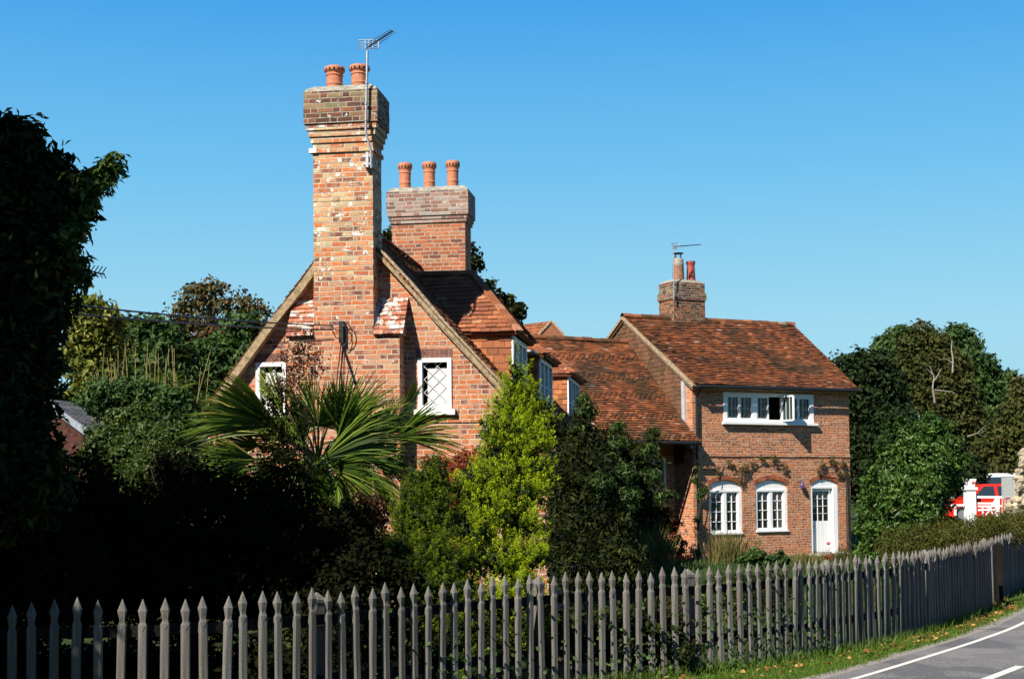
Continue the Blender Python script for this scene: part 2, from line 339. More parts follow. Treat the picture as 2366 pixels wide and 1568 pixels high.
# ------------------------------------------------------------------ ground, road
def ground_z(x, y):
    a = min(1, max(0, (y-28)/14)); b = min(1, max(0, (x-9.5-(0 if y < 45 else 0))/4)); a = a*a*(3-2*a); b = b*b*(3-2*b)
    return .58*a*b
def smooth_grid(name, xs, ys, mat, dz=0.0):
    V = []; Fq = []
    for y in ys:
        for x in xs: V.append((x, y, ground_z(x, y)+dz))
    nx = len(xs)
    for j in range(len(ys)-1):
        for i in range(nx-1): Fq.append((j*nx+i, j*nx+i+1, (j+1)*nx+i+1, (j+1)*nx+i))
    return arrays(name, np.array(V), np.array(Fq), np.zeros(len(Fq)), mat)
t = NT('ground_soil_grass'); g = t.geo(); n = t.noise(.5, 6, g); n2 = t.noise(9, 5, g)
c = t.ramp(n2, [(.3, (.018, .025, .008)), (.55, (.035, .055, .012)), (.8, (.07, .085, .02))]); c = t.mix(t.step(n, .5, .7), c, (.06, .05, .025))
t.bump(n2, 1, .03); GROUND = t.out(c, .95, .1)
xs = [-600, -200, -80, -40]+[-30+i*1.5 for i in range(55)]+[80, 200, 600]
ys = [-60, -20]+[i*1.5 for i in range(60)]+[120, 200, 400, 1200]
tag(smooth_grid('ground', xs, ys, GROUND), 'grassy garden soil under the cottages, fence and trees', 'ground', kind='structure')

def vert(px, py, z=0): return atz(px, py, z)
def spline(P, n=12):
    out = []; P = [Vector((p[0], p[1], 0)) for p in P]; Q = [P[0]*2-P[1]]+P+[P[-1]*2-P[-2]]
    for i in range(1, len(Q)-2):
        for k in range(n):
            t_ = k/n; a, b, c_, d = Q[i-1], Q[i], Q[i+1], Q[i+2]
            out.append(.5*((2*b)+(c_-a)*t_+(2*a-5*b+4*c_-d)*t_*t_+(3*b-a-3*c_+d)*t_**3))
    out.append(P[-1]); return out
edge = [(-3.2, 6.0), (0.2, 9.6), (1.9, 11.9), (3.26, 13.74), (4.64, 15.75), (5.6, 17.2), (6.75, 19.1), (8.6, 22.6), (11.2, 27.6), (15, 34), (24, 47), (40, 66)]
EL = spline(edge)
def offset(L, d):
    out = []
    for i, p in enumerate(L):
        t_ = (L[min(i+1, len(L)-1)]-L[max(i-1, 0)]).normalized(); out.append(p+Vector((t_.y, -t_.x, 0))*d)
    return out
def strip(name, A, B, z, mat, label, cat, sub=1):
    m = MB()
    for i in range(len(A)-1): m.face([(A[i].x, A[i].y, z), (B[i].x, B[i].y, z), (B[i+1].x, B[i+1].y, z), (A[i+1].x, A[i+1].y, z)])
    return tag(m.build(name, mat), label, cat, kind='structure')
t = NT('asphalt'); g = t.geo(); n = t.noise(55, 6, g, .8); n2 = t.noise(1.1, 4, g); n3 = t.noise(45, 2, g)
c = t.ramp(n, [(.36, (.06, .06, .062)), (.5, (.145, .14, .138)), (.64, (.30, .285, .27))]); c = t.mix(t.M('MULTIPLY', t.step(n2, .45, .52), .5), c, (.06, .062, .07)); n6 = t.noise(.35, 2, g); c = t.mix(t.M('MULTIPLY', t.step(n6, .49, .51), .35), c, (.22, .21, .205))
t.bump(n, .7, .006); ASPH = t.out(c, .9, .2)
t = NT('asphalt_edge_gravel'); g = t.geo(); n = t.noise(120, 3, g); n2 = t.noise(5, 3, g)
c = t.ramp(n, [(.32, (.13, .115, .10)), (.5, (.24, .22, .19)), (.7, (.40, .37, .33))]); c = t.mix(t.step(n2, .55, .7), c, (.11, .09, .055)); t.bump(n, .7, .006); GRAV = t.out(c, .95, .1)
t = NT('road_paint'); g = t.geo(); n = t.noise(60, 4, g); n2 = t.noise(8, 3, g)
c = t.mix(t.step(n, .62, .72), (.62, .61, .56), (.2, .195, .185)); c = t.mix(t.M('MULTIPLY', t.step(n2, .4, .7), .2), c, (.4, .39, .35)); PAINT = t.out(c, .7, .3)
t = NT('verge_soil'); g = t.geo(); n = t.noise(14, 5, g); n2 = t.noise(2.0, 4, g)
c = t.ramp(n, [(.3, (.03, .05, .012)), (.55, (.06, .085, .02)), (.75, (.11, .11, .04))]); c = t.mix(t.step(n2, .5, .72), c, (.13, .10, .055)); t.bump(n, 1, .02); VSOIL = t.out(c, .95, .1)
strip('road', offset(EL, -.22), offset(EL, 6.2), .012, ASPH, 'grey asphalt lane curving past the picket fence', 'road')
strip('road_edge', offset(EL, -.42), offset(EL, -.22), .008, GRAV, 'gravelly crumbling edge between grass verge and road', 'road edge')
strip('edge_line', offset(EL, 0), offset(EL, .07), .016, PAINT, 'continuous white line painted along the road edge', 'road marking')
m = MB()
CL = offset(EL, 1.05)
def seglen(L):
    s_ = [0]
    for i in range(len(L)-1): s_.append(s_[-1]+(L[i+1]-L[i]).length)
    return s_
sl_ = seglen(CL)
def along(L, s_, d):
    for i in range(len(L)-1):
        if s_[i+1] >= d: return L[i].lerp(L[i+1], (d-s_[i])/(s_[i+1]-s_[i]))
    return L[-1]
p0 = min(range(len(CL)), key=lambda i: (CL[i]-Vector((3.75, 13.77, 0))).length); s0 = sl_[p0]
for k in range(-3, 12):
    a = s0+k*1.88; b = a+1.32; n_ = 6
    pts = [along(CL, sl_, a+(b-a)*i/n_) for i in range(n_+1)]; q = offset(pts, .10)
    for i in range(n_): m.face([(pts[i].x, pts[i].y, .016), (q[i].x, q[i].y, .016), (q[i+1].x, q[i+1].y, .016), (pts[i+1].x, pts[i+1].y, .016)])
tag(m.build('lane_dashes', PAINT), 'broken white dashes painted on the asphalt lane', 'road marking', kind='structure')

FL = [(-5.2, 10.3), (-4.2, 9.85), (-3.3, 9.72), (-2.45, 9.84), (-1.82, 10.23), (-1.09, 10.95), (-.31, 11.77), (.71, 12.72), (1.73, 13.45), (2.4, 14.0), (3.3, 14.95), (4.68, 16.7), (5.65, 18.34), (6.9, 20.5)]
FL = [(a*1.045, b*1.045) for a, b in FL]
FP = spline(FL, 10)
fence2 = [(7.25, 21.6), (8.1, 23.2), (9.3, 25.6), (11, 29), (13.5, 33)]
fence2 = [(a*1.045, b*1.045) for a, b in fence2]
FP2 = spline(fence2, 10)
# grass verge sheet
m = MB(); inner = [Vector((p.x-.1, p.y+.1, 0)) for p in FP+FP2]
outr = offset(EL, -.38)
def nearest(L, p): return min(L, key=lambda q_: (q_-p).length)
for i in range(len(inner)-1):
    a, b = inner[i], inner[i+1]; c_, d = nearest(outr, a), nearest(outr, b)
    m.face([(a.x, a.y, .004), (c_.x, c_.y, .004), (d.x, d.y, .004), (b.x, b.y, .004)] if (c_-d).length > 1e-3 else [(a.x, a.y, .004), (c_.x, c_.y, .004), (b.x, b.y, .004)])
tag(m.build('grass_verge', VSOIL), 'narrow grass verge between the picket fence and the road', 'verge', kind='structure')

def blades(name, P, h, wd, mat, label, cat, lean=.5, kind='stuff', parent=None):
    n = len(P); a = rng.uniform(0, 2*np.pi, n); hh = h*rng.uniform(.5, 1.3, n); ww = wd*rng.uniform(.6, 1.3, n)
    dx = np.stack([np.cos(a), np.sin(a), np.zeros(n)], 1); b = rng.uniform(0, 2*np.pi, n); ln = lean*rng.uniform(0, 1, n)
    tip = P+np.stack([np.cos(b)*ln*hh, np.sin(b)*ln*hh, hh], 1); mid = P+(tip-P)*.5+np.stack([0*a, 0*a, hh*.08], 1)
    V = np.stack([P-dx*ww[:, None]/2, P+dx*ww[:, None]/2, mid+dx*ww[:, None]*.35, tip, mid-dx*ww[:, None]*.35], 1).reshape(-1, 3)
    Fq = np.arange(5*n).reshape(n, 5)
    o = arrays(name, V, Fq, rng.random(n)**1.3, mat, parent)
    if label: tag(o, label, cat, kind=kind)
    return o
def in_verge(n, y0, y1):
    out = []; io = [(p.x, p.y) for p in FP+FP2]; oo = [(p.x, p.y) for p in outr]
    iy = np.array([p[1] for p in io[25:]]); ix = np.array([p[0] for p in io[25:]]); oy = np.array([p[1] for p in oo]); ox = np.array([p[0] for p in oo])
    y = rng.uniform(y0, y1, n); xa = np.interp(y, iy, ix)-.12; xb = np.interp(y, oy, ox)+.06*rng.standard_normal(n); u = rng.random(n); ok = xb > xa; xa, xb, y, u = xa[ok], xb[ok], y[ok], u[ok]; n = len(y)
    return np.stack([xa+(xb-xa)*u, y, np.full(n, .004)], 1)
P = np.concatenate([in_verge(42000, 12.6, 18), in_verge(20000, 18, 26)])
keep = (np.sin(P[:, 0]*5+P[:, 1]*3)+np.sin(P[:, 0]*2.1-P[:, 1]*4.2)+rng.normal(0, .7, len(P))) > -1.0
blades('grass', P[keep], .045, .008, L_GRS, 'short green grass growing on the roadside verge', 'grass')
# taller grass tufts along the fence foot
k = rng.integers(40, len(FP)-1, 9000); fp = np.array([(p.x, p.y) for p in FP]); P = fp[k]+(fp[k+1]-fp[k])*rng.random((9000, 1))+rng.normal(0, .07, (9000, 2))
blades('long_grass', np.c_[P, np.zeros(9000)], .13, .008, L_GRS, 'longer unmown grass and weeds along the fence foot', 'grass', .8)
P = in_verge(3200, 13, 24)
P = P[(P[:, 0] > 1)]
def leafcloud(P, N, size, aspect=.5, jitter=.8, fold=.25):
    """folded rhombic leaves at P, facing about N"""
    n = len(P); N = N+rng.normal(0, jitter, (n, 3)); N /= np.linalg.norm(N, axis=1)[:, None]+1e-9
    T = rng.normal(0, 1, (n, 3)); T -= N*np.sum(T*N, 1)[:, None]; T /= np.linalg.norm(T, axis=1)[:, None]+1e-9; B = np.cross(N, T)
    s_ = (size*rng.uniform(.6, 1.25, n))[:, None]
    a = P-T*s_*.5; b = P+B*s_*aspect*.5+N*s_*fold*.3; c_ = P+T*s_*.5-N*s_*.12; d = P-B*s_*aspect*.5+N*s_*fold*.3
    V = np.stack([a, b, c_, d], 1).reshape(-1, 3); i = np.arange(n)*4
    Fq = np.concatenate([np.stack([i, i+1, i+2], 1), np.stack([i, i+2, i+3], 1)])
    return V, Fq
def leaf_obj(name, P, N, size, mat, parent=None, aspect=.5, jitter=.8, rnd=None, fold=.25):
    V, Fq = leafcloud(np.asarray(P), np.asarray(N), size, aspect, jitter, fold); n = len(P)
    r = rng.random(n) if rnd is None else rnd
    return arrays(name, V, Fq, np.concatenate([r, r]), mat, parent)
sel = P[rng.random(len(P)) < (.05+.22*np.exp(-((P[:, 0]-np.interp(P[:, 1], fp[:, 1], fp[:, 0])-.35)/.35)**2))]
tag(leaf_obj('fallen_leaves', sel+np.array([0, 0, .045]), np.tile([0, 0, 1.], (len(sel), 1)), .055, L_DRY, None, .75, .5), 'dry brown and orange autumn leaves scattered on the verge', 'fallen leaves', kind='stuff')

# ------------------------------------------------------------------ picket fence
def picket_mesh(hh=1.07):
    m = MB(); w2, t2 = .032, .022
    lv = [(0, w2, t2, .010), (hh-.215, w2, t2, .010), (hh-.19, w2, t2, .008), (hh-.165, .019, .015, .002), (hh-.15, .020, .016, .002), (hh-.085, .034, .026, .014), (hh-.012, .006, .005, .002), (hh, .002, .002, .0005)]
    prev = None
    for z, a, b, c in lv:
        r_ = [(-a+c, -b, z), (a-c, -b, z), (a, -b+c, z), (a, b-c, z), (a-c, b, z), (-a+c, b, z), (-a, b-c, z), (-a, -b+c, z)]
        if prev:
            for k in range(8): m.face([prev[k], prev[(k+1) % 8], r_[(k+1) % 8], r_[k]], 0, .5)
        prev = r_
    m.face(prev, 0, .5)
    m.face([(-.020, -t2-.002, hh-.185), (0, -t2-.004, hh-.225), (.020, -t2-.002, hh-.185), (0, -.017, hh-.165)], 0, .1)
    me_o = m.build('picket', OAK); me = me_o.data; bpy.data.objects.remove(me_o); return me
PM = [picket_mesh(1.07), picket_mesh(1.085), picket_mesh(1.055)]
def fence(path, name, label, spacing, posts_at, merged_after=None):
    root = empty(name, label, 'fence', (path[0].x, path[0].y, 0)); o0 = Vector((path[0].x, path[0].y, 0))
    s_ = seglen(path); Ltot = s_[-1]; n = int(Ltot/spacing); rest = MB()
    for i in range(n):
        d = i*spacing+random.uniform(-.008, .008); p = along(path, s_, max(0, d)); q = along(path, s_, min(Ltot, d+.05)); a = math.atan2(q.y-p.y, q.x-p.x)
        if merged_after is None or i < merged_after:
            o = bpy.data.objects.new('picket', random.choice(PM)); COL.objects.link(o); o.parent = root
            o.location = p-o0+Vector((0, 0, random.uniform(-.014, .014))); o.rotation_euler = (random.gauss(0, .008), random.gauss(0, .011), a+random.gauss(0, .03)); 
        else:
            mt = Matrix.Translation(p-o0) @ Matrix.Rotation(random.gauss(0, .012), 4, 'Y') @ Matrix.Rotation(a, 4, 'Z')
            me = random.choice(PM)
            for f in me.polygons: rest.face([mt @ me.vertices[v].co for v in f.vertices], 0, .5)
    if rest.f: rest.build('picket', OAK, root)['kind'] = 'stuff'
    for zc in (.36, .84):
        m = MB(); off = offset(path, -.047)
        for i in range(len(path)-1):
            a, b = off[i]-o0, off[i+1]-o0; m.bar(a+Vector((0, 0, zc)), b+Vector((0, 0, zc)), .035, .08)
        m.build('rail', BARKD, root)
    for d in posts_at:
        p = along(path, s_, d); q = along(path, s_, min(Ltot, d+.05)); a = math.atan2(q.y-p.y, q.x-p.x); m = MB()
        m.box(-.045, .045, -.045, .045, 0, .965); m.box(-.05, .05, -.05, .05, .965, .99); m.taper(-.05, .05, -.05, .05, .99, 1.045, .045)
        o = m.build('post', OAK, root); nrm = Vector((-(q-p).y, (q-p).x, 0)).normalized()
        o.location = p-o0+nrm*.125; o.rotation_euler = (0, 0, a)
    return root
sF = seglen(FP)
def s_at(x): 
    return sF[min(range(len(FP)), key=lambda i: abs(FP[i].x-x))]
# reversed order so the nearest, largest pickets come first
fence(FP, 'picket_fence', 'long weathered grey picket fence with spear-shaped heads, curving along the verge', .152, [s_at(-4.3), s_at(-1.42), s_at(.3), s_at(1.78), s_at(3.6), s_at(5.4), sF[-1]-.05], 100)
fence(FP2, 'picket_fence', 'shorter far picket fence continuing beyond the gap at the right edge',  .152, [.05, 4.0, 8.0])
# post coloured near-black, standing for the dark gap at the bend
m = MB(); m.box(-.045, .045, -.045, .045, 0, .95); m.taper(-.045, .045, -.045, .045, .95, .99, .03)
o = m.build('gate_post', BARKD); o.location = (7.55, 22.2, 0); tag(o, 'near-black post standing for the dark gap in the fence at the bend', 'post')

# ------------------------------------------------------------------ building helpers
def wall(m, outer, holes, fn, d=0.0, thick=.25, mi=0, rev=.1, rmi=None):
    """front face with openings + their reveals; fn(x,z,d)"""
    loops = [[Vector((x, z, 0)) for x, z in outer]]+[[Vector((x, z, 0)) for x, z in h] for h in holes]
    flat = [p for l in loops for p in l]
    for tri in tessellate_polygon(loops):
        a, b, c_ = [flat[i] for i in tri]
        if (b-a).cross(c_-a).z < 0: b, c_ = c_, b
        m.face([fn(a.x, a.y, d), fn(b.x, b.y, d), fn(c_.x, c_.y, d)], mi, .5)
    for h in holes:
        for i in range(len(h)):
            a, b = h[i], h[(i+1) % len(h)]; m.face([fn(*a, d), fn(*b, d), fn(*b, d+rev), fn(*a, d+rev)], mi if rmi is None else rmi, .5)
    for i in range(len(outer)):
        a, b = outer[i], outer[(i+1) % len(outer)]; m.face([fn(*b, d), fn(*a, d), fn(*a, d+thick), fn(*b, d+thick)], mi, .5)
def rect(x0, x1, z0, z1): return [(x0, z0), (x1, z0), (x1, z1), (x0, z1)]
def arch(x0, x1, z0, zs, zt, n=8):
    """rectangle with a segmental head"""
    return [(x0, z0), (x1, z0)]+[(x1+(x0-x1)*i/n, zs+(zt-zs)*math.sin(math.pi*i/n)**.8) for i in range(n+1)]
def clipx(poly, v):
    xs_ = []
    for i in range(len(poly)):
        (x0, y0), (x1, y1) = poly[i], poly[(i+1) % len(poly)]
        if abs(y1-y0) > 1e-9 and min(y0, y1)-1e-9 <= v <= max(y0, y1)+1e-9: xs_.append(x0+(x1-x0)*(v-y0)/(y1-y0))
    return (min(xs_), max(xs_)) if len(xs_) >= 2 else None
def tiles(m, corners, gauge=.1, tw=.165, mi=0, th=.021, sag=.02, jit=.004, slab=.06, smi=None, orn=None):
    """overlapping plain tiles over the planar-ish convex polygon `corners` (first edge = eaves); a slab beneath"""
    C3 = [Vector(c_) for c_ in corners]; o = C3[0]; u = (C3[1]-o).normalized(); nn = None
    nn = u.cross(C3[-1]-o).normalized()
    if nn.length < .5: nn = u.cross(C3[2]-o).normalized()
    v = nn.cross(u)
    P2 = [((c_-o).dot(u), (c_-o).dot(v)) for c_ in C3]; H = [(c_-o).dot(nn) for c_ in C3]
    vmax = max(p[1] for p in P2); vmin = min(p[1] for p in P2)
    tw_ = 0.0
    if len(P2) == 4:
        pn = (P2[2], P2[3]); A_ = np.array([[1, p[0], p[1], p[0]*p[1]] for p in P2]); hc = np.linalg.solve(A_+np.eye(4)*1e-9, np.array(H)); tw_ = max(abs(h) for h in H)
    else: hc = np.zeros(4)
    n = max(1, round((vmax-vmin)/gauge)); g_ = (vmax-vmin)/n
    def pt(x, y, h):
        y_ = min(max(y, vmin), vmax)
        return o+u*x+v*y+nn*(h+hc[0]+hc[1]*x+hc[2]*y+hc[3]*x*y+sag*math.sin(x*.9+1.3)*math.sin(y*1.3+.4)+sag*.4*math.sin(x*2.3+y))
    for i in range(n):
        vb, vt = vmin+i*g_, vmin+(i+1)*g_
        A = clipx(P2, min(max(vb, vmin+1e-4), vmax-1e-4)); B = clipx(P2, min(max(vt, vmin+1e-4), vmax-1e-4))
        if not A or not B: continue
        lo = min(A[0], B[0]); hi = max(A[1], B[1]); x = lo-tw+(tw/2 if i % 2 else 0); x = math.floor(lo/tw)*tw-(tw/2 if i % 2 else 0)-.01*random.random()
        while x < hi:
            x1 = x+tw*random.uniform(.96, 1.02)
            if x1 > hi-.03: x1 = hi+1
            b0, b1 = max(x, A[0]), min(x1, A[1]); t0, t1 = max(x, B[0]), min(x1, B[1])
            if b1-b0 > .012 or t1-t0 > .012:
                b1 = max(b1, b0); t1 = max(t1, t0); j = random.gauss(0, jit); dj = random.gauss(0, .006); r = random.random()
                hb = th+max(j, -th*.6); e = .0025; xm = (b0+b1)/2
                if orn and (i % orn[0]) < orn[1]:      # club tiles: scalloped tail
                    q = [pt(b0, vb+.045+dj, hb), pt(b0+(b1-b0)*.25, vb-.0+dj, hb), pt(b0+(b1-b0)*.75, vb+dj, hb), pt(b1, vb+.045+dj, hb), pt(t1, vt, 0), pt(t0, vt, 0)]
                    m.face(q, mi, r); m.face([pt(b0, vb+.045+dj, 0), pt(b0+(b1-b0)*.25, vb+dj, 0), q[1], q[0]], mi, r); m.face([pt(b0+(b1-b0)*.25, vb+dj, 0), pt(b0+(b1-b0)*.75, vb+dj, 0), q[2], q[1]], mi, r); m.face([pt(b0+(b1-b0)*.75, vb+dj, 0), pt(b1, vb+.045+dj, 0), q[3], q[2]], mi, r)
                else:
                    a_, b_, c_, d_ = pt(b0+e, vb+dj, hb), pt(b1-e, vb+dj, hb+random.gauss(0, .001)), pt(t1-e, vt+.005, .001), pt(t0+e, vt+.005, .001)
                    a0, b0_ = pt(b0+e, vb+dj, -.004), pt(b1-e, vb+dj, -.004)
                    m.face([a_, b_, c_, d_], mi, r); m.face([a0, b0_, b_, a_], mi, r)
                    m.face([a0, a_, d_], mi, r); m.face([b_, b0_, c_], mi, r)
            x = x1
    if slab:
        mt = mi if smi is None else smi
        # curved upper sheet under the tiles, flat bottom
        sg_ = sag+tw_*.3; top = [c_-nn*.012-nn*sg_ for c_ in C3]; bot = [c_-nn*(slab+sg_) for c_ in C3]
        m.face(top, mt, .2); m.face(bot[::-1], mt, .2)
        for i in range(len(C3)):
            j = (i+1) % len(C3); m.face([top[j], top[i], bot[i], bot[j]], mt, .2)
def ridge(m, p, q, rad=.11, mi=0, seg=.3):
    p, q = Vector(p), Vector(q); L_ = (q-p).length; n = max(1, int(L_/seg)); d = (q-p)/n; sd = Vector((d.y, -d.x, 0)).normalized()
    for i in range(n):
        a = p+d*i+d*.02; b = p+d*(i+1)-d*.01; r = random.random(); dz = random.gauss(0, .006); pr = None; rr = rad*random.uniform(.95, 1.05)
        for k in range(7):
            t_ = math.pi*k/6; o = sd*math.cos(t_)*rr+Vector((0, 0, math.sin(t_)*rr*.85+dz-.06))
            if pr is not None: m.face([a+pr, a+o, b+o, b+pr], mi, r)
            pr = o
def pot(m, c, h, r, mi=0, holes=None, collar=True):
    m.lathe(c, [(r*.86, 0), (r*.9, h*.25), (r*.98, h*.32), (r*.9, h*.36), (r*.90, h*.62), (r*1.0, h*.66), (r*.92, h*.70), (r*.95, h*.76), (r*1.12, h*.82), (r*1.17, h*.9), (r*1.1, h*.98), (r*1.0, h), (r*.8, h), (r*.78, h*.6)], 22, mi)
    if holes is not None:
        for k in range(14):
            t_ = 2*math.pi*k/14; o = Vector((math.cos(t_), math.sin(t_), 0)); s_ = Vector((-o.y, o.x, 0))*r*.11; b = Vector(c)+o*r*1.155+Vector((0, 0, h*.87)); z = Vector((0, 0, h*.045))
            m.face([b-s_-z, b+s_-z, b+s_*.8+z, b-s_*.8+z], holes, 0)

# ================================================================== LEFT COTTAGE
C = Frame(Vector((-2.46, 21.7, 0)), -8.33)
cot = empty('brick_cottage', 'red brick cottage with big gable end, three dormers and two tall chimney stacks', 'cottage', C.o, C.a)
def fC(x, z, d): return (x, d, z)
ap = C.hit(811, 502); le = C.hit(430, 1003); re_ = C.hit(1172, 898)
ZR = ap[1]; XA = ap[0]
slopeR = (ZR-re_[1])/(re_[0]-XA); XE = re_[0]+.75; ZE = ZR-slopeR*(XE-XA)
XL, ZL = le[0]+.12, le[1]+.1
wr = C.hit(966, 828)+C.hit(1044, 945); wl = C.hit(592, 838)+C.hit(662, 952)
m = MB()
outer = [(XL, 0), (XE-.15, 0), (XE-.15, ZE+.0), (XA, ZR-.05), (XL, ZL)]
holeR = rect(wr[0], wr[2], wr[3], wr[1]); holeL = rect(wl[0], wl[2], wl[3], wl[1])
wall(m, outer, [holeR, holeL], fC, 0, .3)
LEN = 15.5
for x0, zt in ((XL, ZL), (XE-.15, ZE)):
    s_ = 1 if x0 > 0 else -1
    q = [(x0, .3, 0), (x0, LEN, 0), (x0, LEN, zt), (x0, .3, zt)]; m.face(q if s_ > 0 else q[::-1], 0, .5)
m.face([(XL, LEN, 0), (XL, LEN, ZL), (XA, LEN, ZR-.05), (XE-.15, LEN, ZE), (XE-.15, LEN, 0)], 0, .5)
wallC = m.build('wall', B_GABLE, cot)
m = MB(); zc = C.hit(1130, 971)[1]; m.box(C.hit(925, 971)[0], XE-.16, -.02, 0.001, zc-.02, zc+.02); m.build('string_course', B_GABLE, cot)
# roof slopes
m = MB(); OV = -.16
tiles(m, [(XE, OV, ZE), (XE, LEN, ZE), (XA, LEN, ZR), (XA, OV, ZR)], .10, .165, 0, sag=.03, smi=1)
tiles(m, [(XL-.3, LEN, ZL-.3*(ZR-ZL)/(XA-XL)), (XL-.3, OV, ZL-.3*(ZR-ZL)/(XA-XL)), (XA, OV, ZR), (XA, LEN, ZR)], .10, .165, 0, sag=.03, smi=1)
ridge(m, (XA, .3, ZR+.03), (XA, LEN, ZR+.03))
m.build('roof', [TILE, VERGE], cot)
# verge boards
m = MB()
def vb(p, q, y, wd, ht, mi=0):
    n = 7; p = Vector((p[0], y, p[1])); q = Vector((q[0], y, q[1])); nrm = Vector((-(q-p).z, 0, (q-p).x)).normalized()*.012
    for i in range(n):
        a = p.lerp(q, i/n)+nrm*math.sin(i*2.1); b = p.lerp(q, (i+1.02)/n)+nrm*math.sin((i+1)*2.1); m.bar(a, b, wd, ht, (0, 1, 0), mi)
vb((XL-.3, ZL-.3*(ZR-ZL)/(XA-XL)-.10), (XA-.0, ZR-.12), -.09, .11, .17)
m.build('verge_board', VERGE, cot)
m = MB(); vb((XE+.0, ZE-.085), (XA+.05, ZR-.105), -.08, .13, .085); vb((XE, ZE-.02), (XA+.05, ZR-.04), -.165, .03, .05)
m.build('verge_board', VERGEP, cot)
# gable windows
def lattice_window(parent, x0, x1, z0, z1, y=0.0, sillx=None, lead=True):
    m = MB(); fw = .062
    for a in ((x0, x1, z0, z0+fw), (x0, x1, z1-fw, z1), (x0, x0+fw, z0+fw, z1-fw), (x1-fw, x1, z0+fw, z1-fw)): m.box(a[0], a[1], y-.03, y+.06, a[2], a[3])
    fr = m.build('window', WHITE, parent)
    m = MB(); m.box(x0-.05, x1+.06, y-.10, y+.03, z0-.085, z0-.001); m.build('sill', WHITE, fr)
    gx0, gx1, gz0, gz1 = x0+fw, x1-fw, z0+fw, z1-fw
    m = MB(); m.face([(gx0, y+.035, gz0), (gx1, y+.035, gz0), (gx1, y+.035, gz1), (gx0, y+.035, gz1)]); m.build('pane', CLEAR, fr)
    m = MB(); W_, H_ = gx1-gx0, gz1-gz0; px_ = W_/1.9; pz = H_/3.3
    for k in range(-6, 12):
        for sg in (1, -1):
            pts = []
            # line x = gx0 + px*(k*.5... ) clipped to the opening
            xa = gx0+k*px_*.5*1.0+.12*px_; sl2 = sg*pz/px_
            if k % 2: continue
            seg = []
            for (xx) in (gx0, gx1):
                zz = gz0+(xx-xa)*sl2
                if gz0 <= zz <= gz1: seg.append((xx, zz))
            for zz in (gz0, gz1):
                xx = xa+(zz-gz0)/sl2
                if gx0 <= xx <= gx1: seg.append((xx, zz))
            if len(seg) >= 2 and (Vector(seg[0])-Vector(seg[1])).length > .03: m.bar((seg[0][0], y+.028, seg[0][1]), (seg[1][0], y+.028, seg[1][1]), .009, .008, (0, 1, 0))
    m.build('leaded_lattice', LEAD, fr)
    m = MB(); m.box(gx0+.07, gx1+.02, y+.07, y+.08, gz0-.05, gz1-.08); m.build('blind', CURT, fr)
    m = MB(); m.box(x0+.01, x1-.01, y+.29, y+.3, z0+.01, z1-.01); m.build('dark_room', DARKIN, fr)
    return fr
lattice_window(cot, wr[0], wr[2], wr[3], wr[1]); lattice_window(cot, wl[0], wl[2], wl[3], wl[1])
# soldier courses of dark headers over the windows
for wx0, wx1, wz in ((wr[0], wr[2], wr[1]), (wl[0], wl[2], wl[1])):
    m = MB(); n = 8
    for i in range(n):
        a = wx0-.04+(wx1-wx0+.06)*i/n; m.box(a+.006, a+(wx1-wx0+.06)/n-.006, -.008, .002, wz+.012, wz+.012+.13)
    m.build('brick_lintel', brick_mat('brick_lintel_dark', [(0, (.11, .06, .055)), (1, (.20, .10, .08))], (.14, .08, .07), mw=.0001), cot)

# chimney one: breast on the gable, tiled shoulders, tall shaft, corbelled cap
PR = -.35
def sx(px, py=600, y=PR): return C.hit(px, py, y)[0]
def sz(py, px=790, y=PR): return C.hit(px, py, y)[1]
bx0, bx1 = sx(668, 800), sx(923, 800); s0_, s1 = sx(725, 600), sx(862, 600)
zb = sz(775); YB = .21
m = MB(); 
m.box(bx0, bx1, PR, .001, 0, zb, 1)
# shaft drawn in short lifts with a little wander so that the corners are not ruler-straight
zt0 = sz(352); lifts = 34; rw = random.Random(3)
zprev = zb; 
for i in range(lifts):
    z1 = zb+(zt0-zb)*(i+1)/lifts; a, b = rw.uniform(-.004, .004), rw.uniform(-.004, .004)
    m.box(s0_+a-.008*(i/lifts), s1+b, PR+rw.uniform(-.003, .003), YB, zprev, z1, 0 if z1 > sz(640) else 1); zprev = z1
ch1 = m.build('chimney', [B_STACK, B_GABLE], cot)
m = MB()
def band(m, z0, z1, ov, mi=0): m.box(s0_-ov, s1+ov*.8, PR-ov*.8, YB+ov, z0, z1, mi)
band(m, zt0, sz(343), .035); band(m, sz(343), sz(329), .004); band(m, sz(329), sz(315), .035); band(m, sz(315), sz(301), .065)
m.build('corbel', B_STACK, ch1)
m = MB(); band(m, sz(301), sz(287), .095, 1); z_c = sz(287)
for k in range(6):
    za = z_c+(sz(213)-z_c)*k/6; zb2 = z_c+(sz(213)-z_c)*(k+1)/6; band(m, za, zb2, .125+rw.uniform(-.004, .004), 0)
m.build('cap', [B_CAP, B_STACK], ch1)
m = MB(); zt1 = sz(213); m.taper(s0_-.115, s1+.09, PR-.09, YB+.115, zt1, zt1+.05, .02); m.taper(s0_-.095, s1+.07, PR-.07, YB+.095, zt1+.05, zt1+.11, .10)
m.build('flaunching', MORTAR, ch1)
m = MB(); m.box(s0_-.06, s0_+.06, PR-.045, PR+.04, sz(352), sz(341)); m.build('white_stone', plain('white_lichen', (.72, .7, .62), .9), ch1)
ztop = zt1+.08
for px in (773, 831):
    m = MB(); pot(m, (sx(px, 190, -.05), -.05, ztop), .40, .138, 0, 1); m.build('chimney_pot', [POT, DARKIN], ch1)
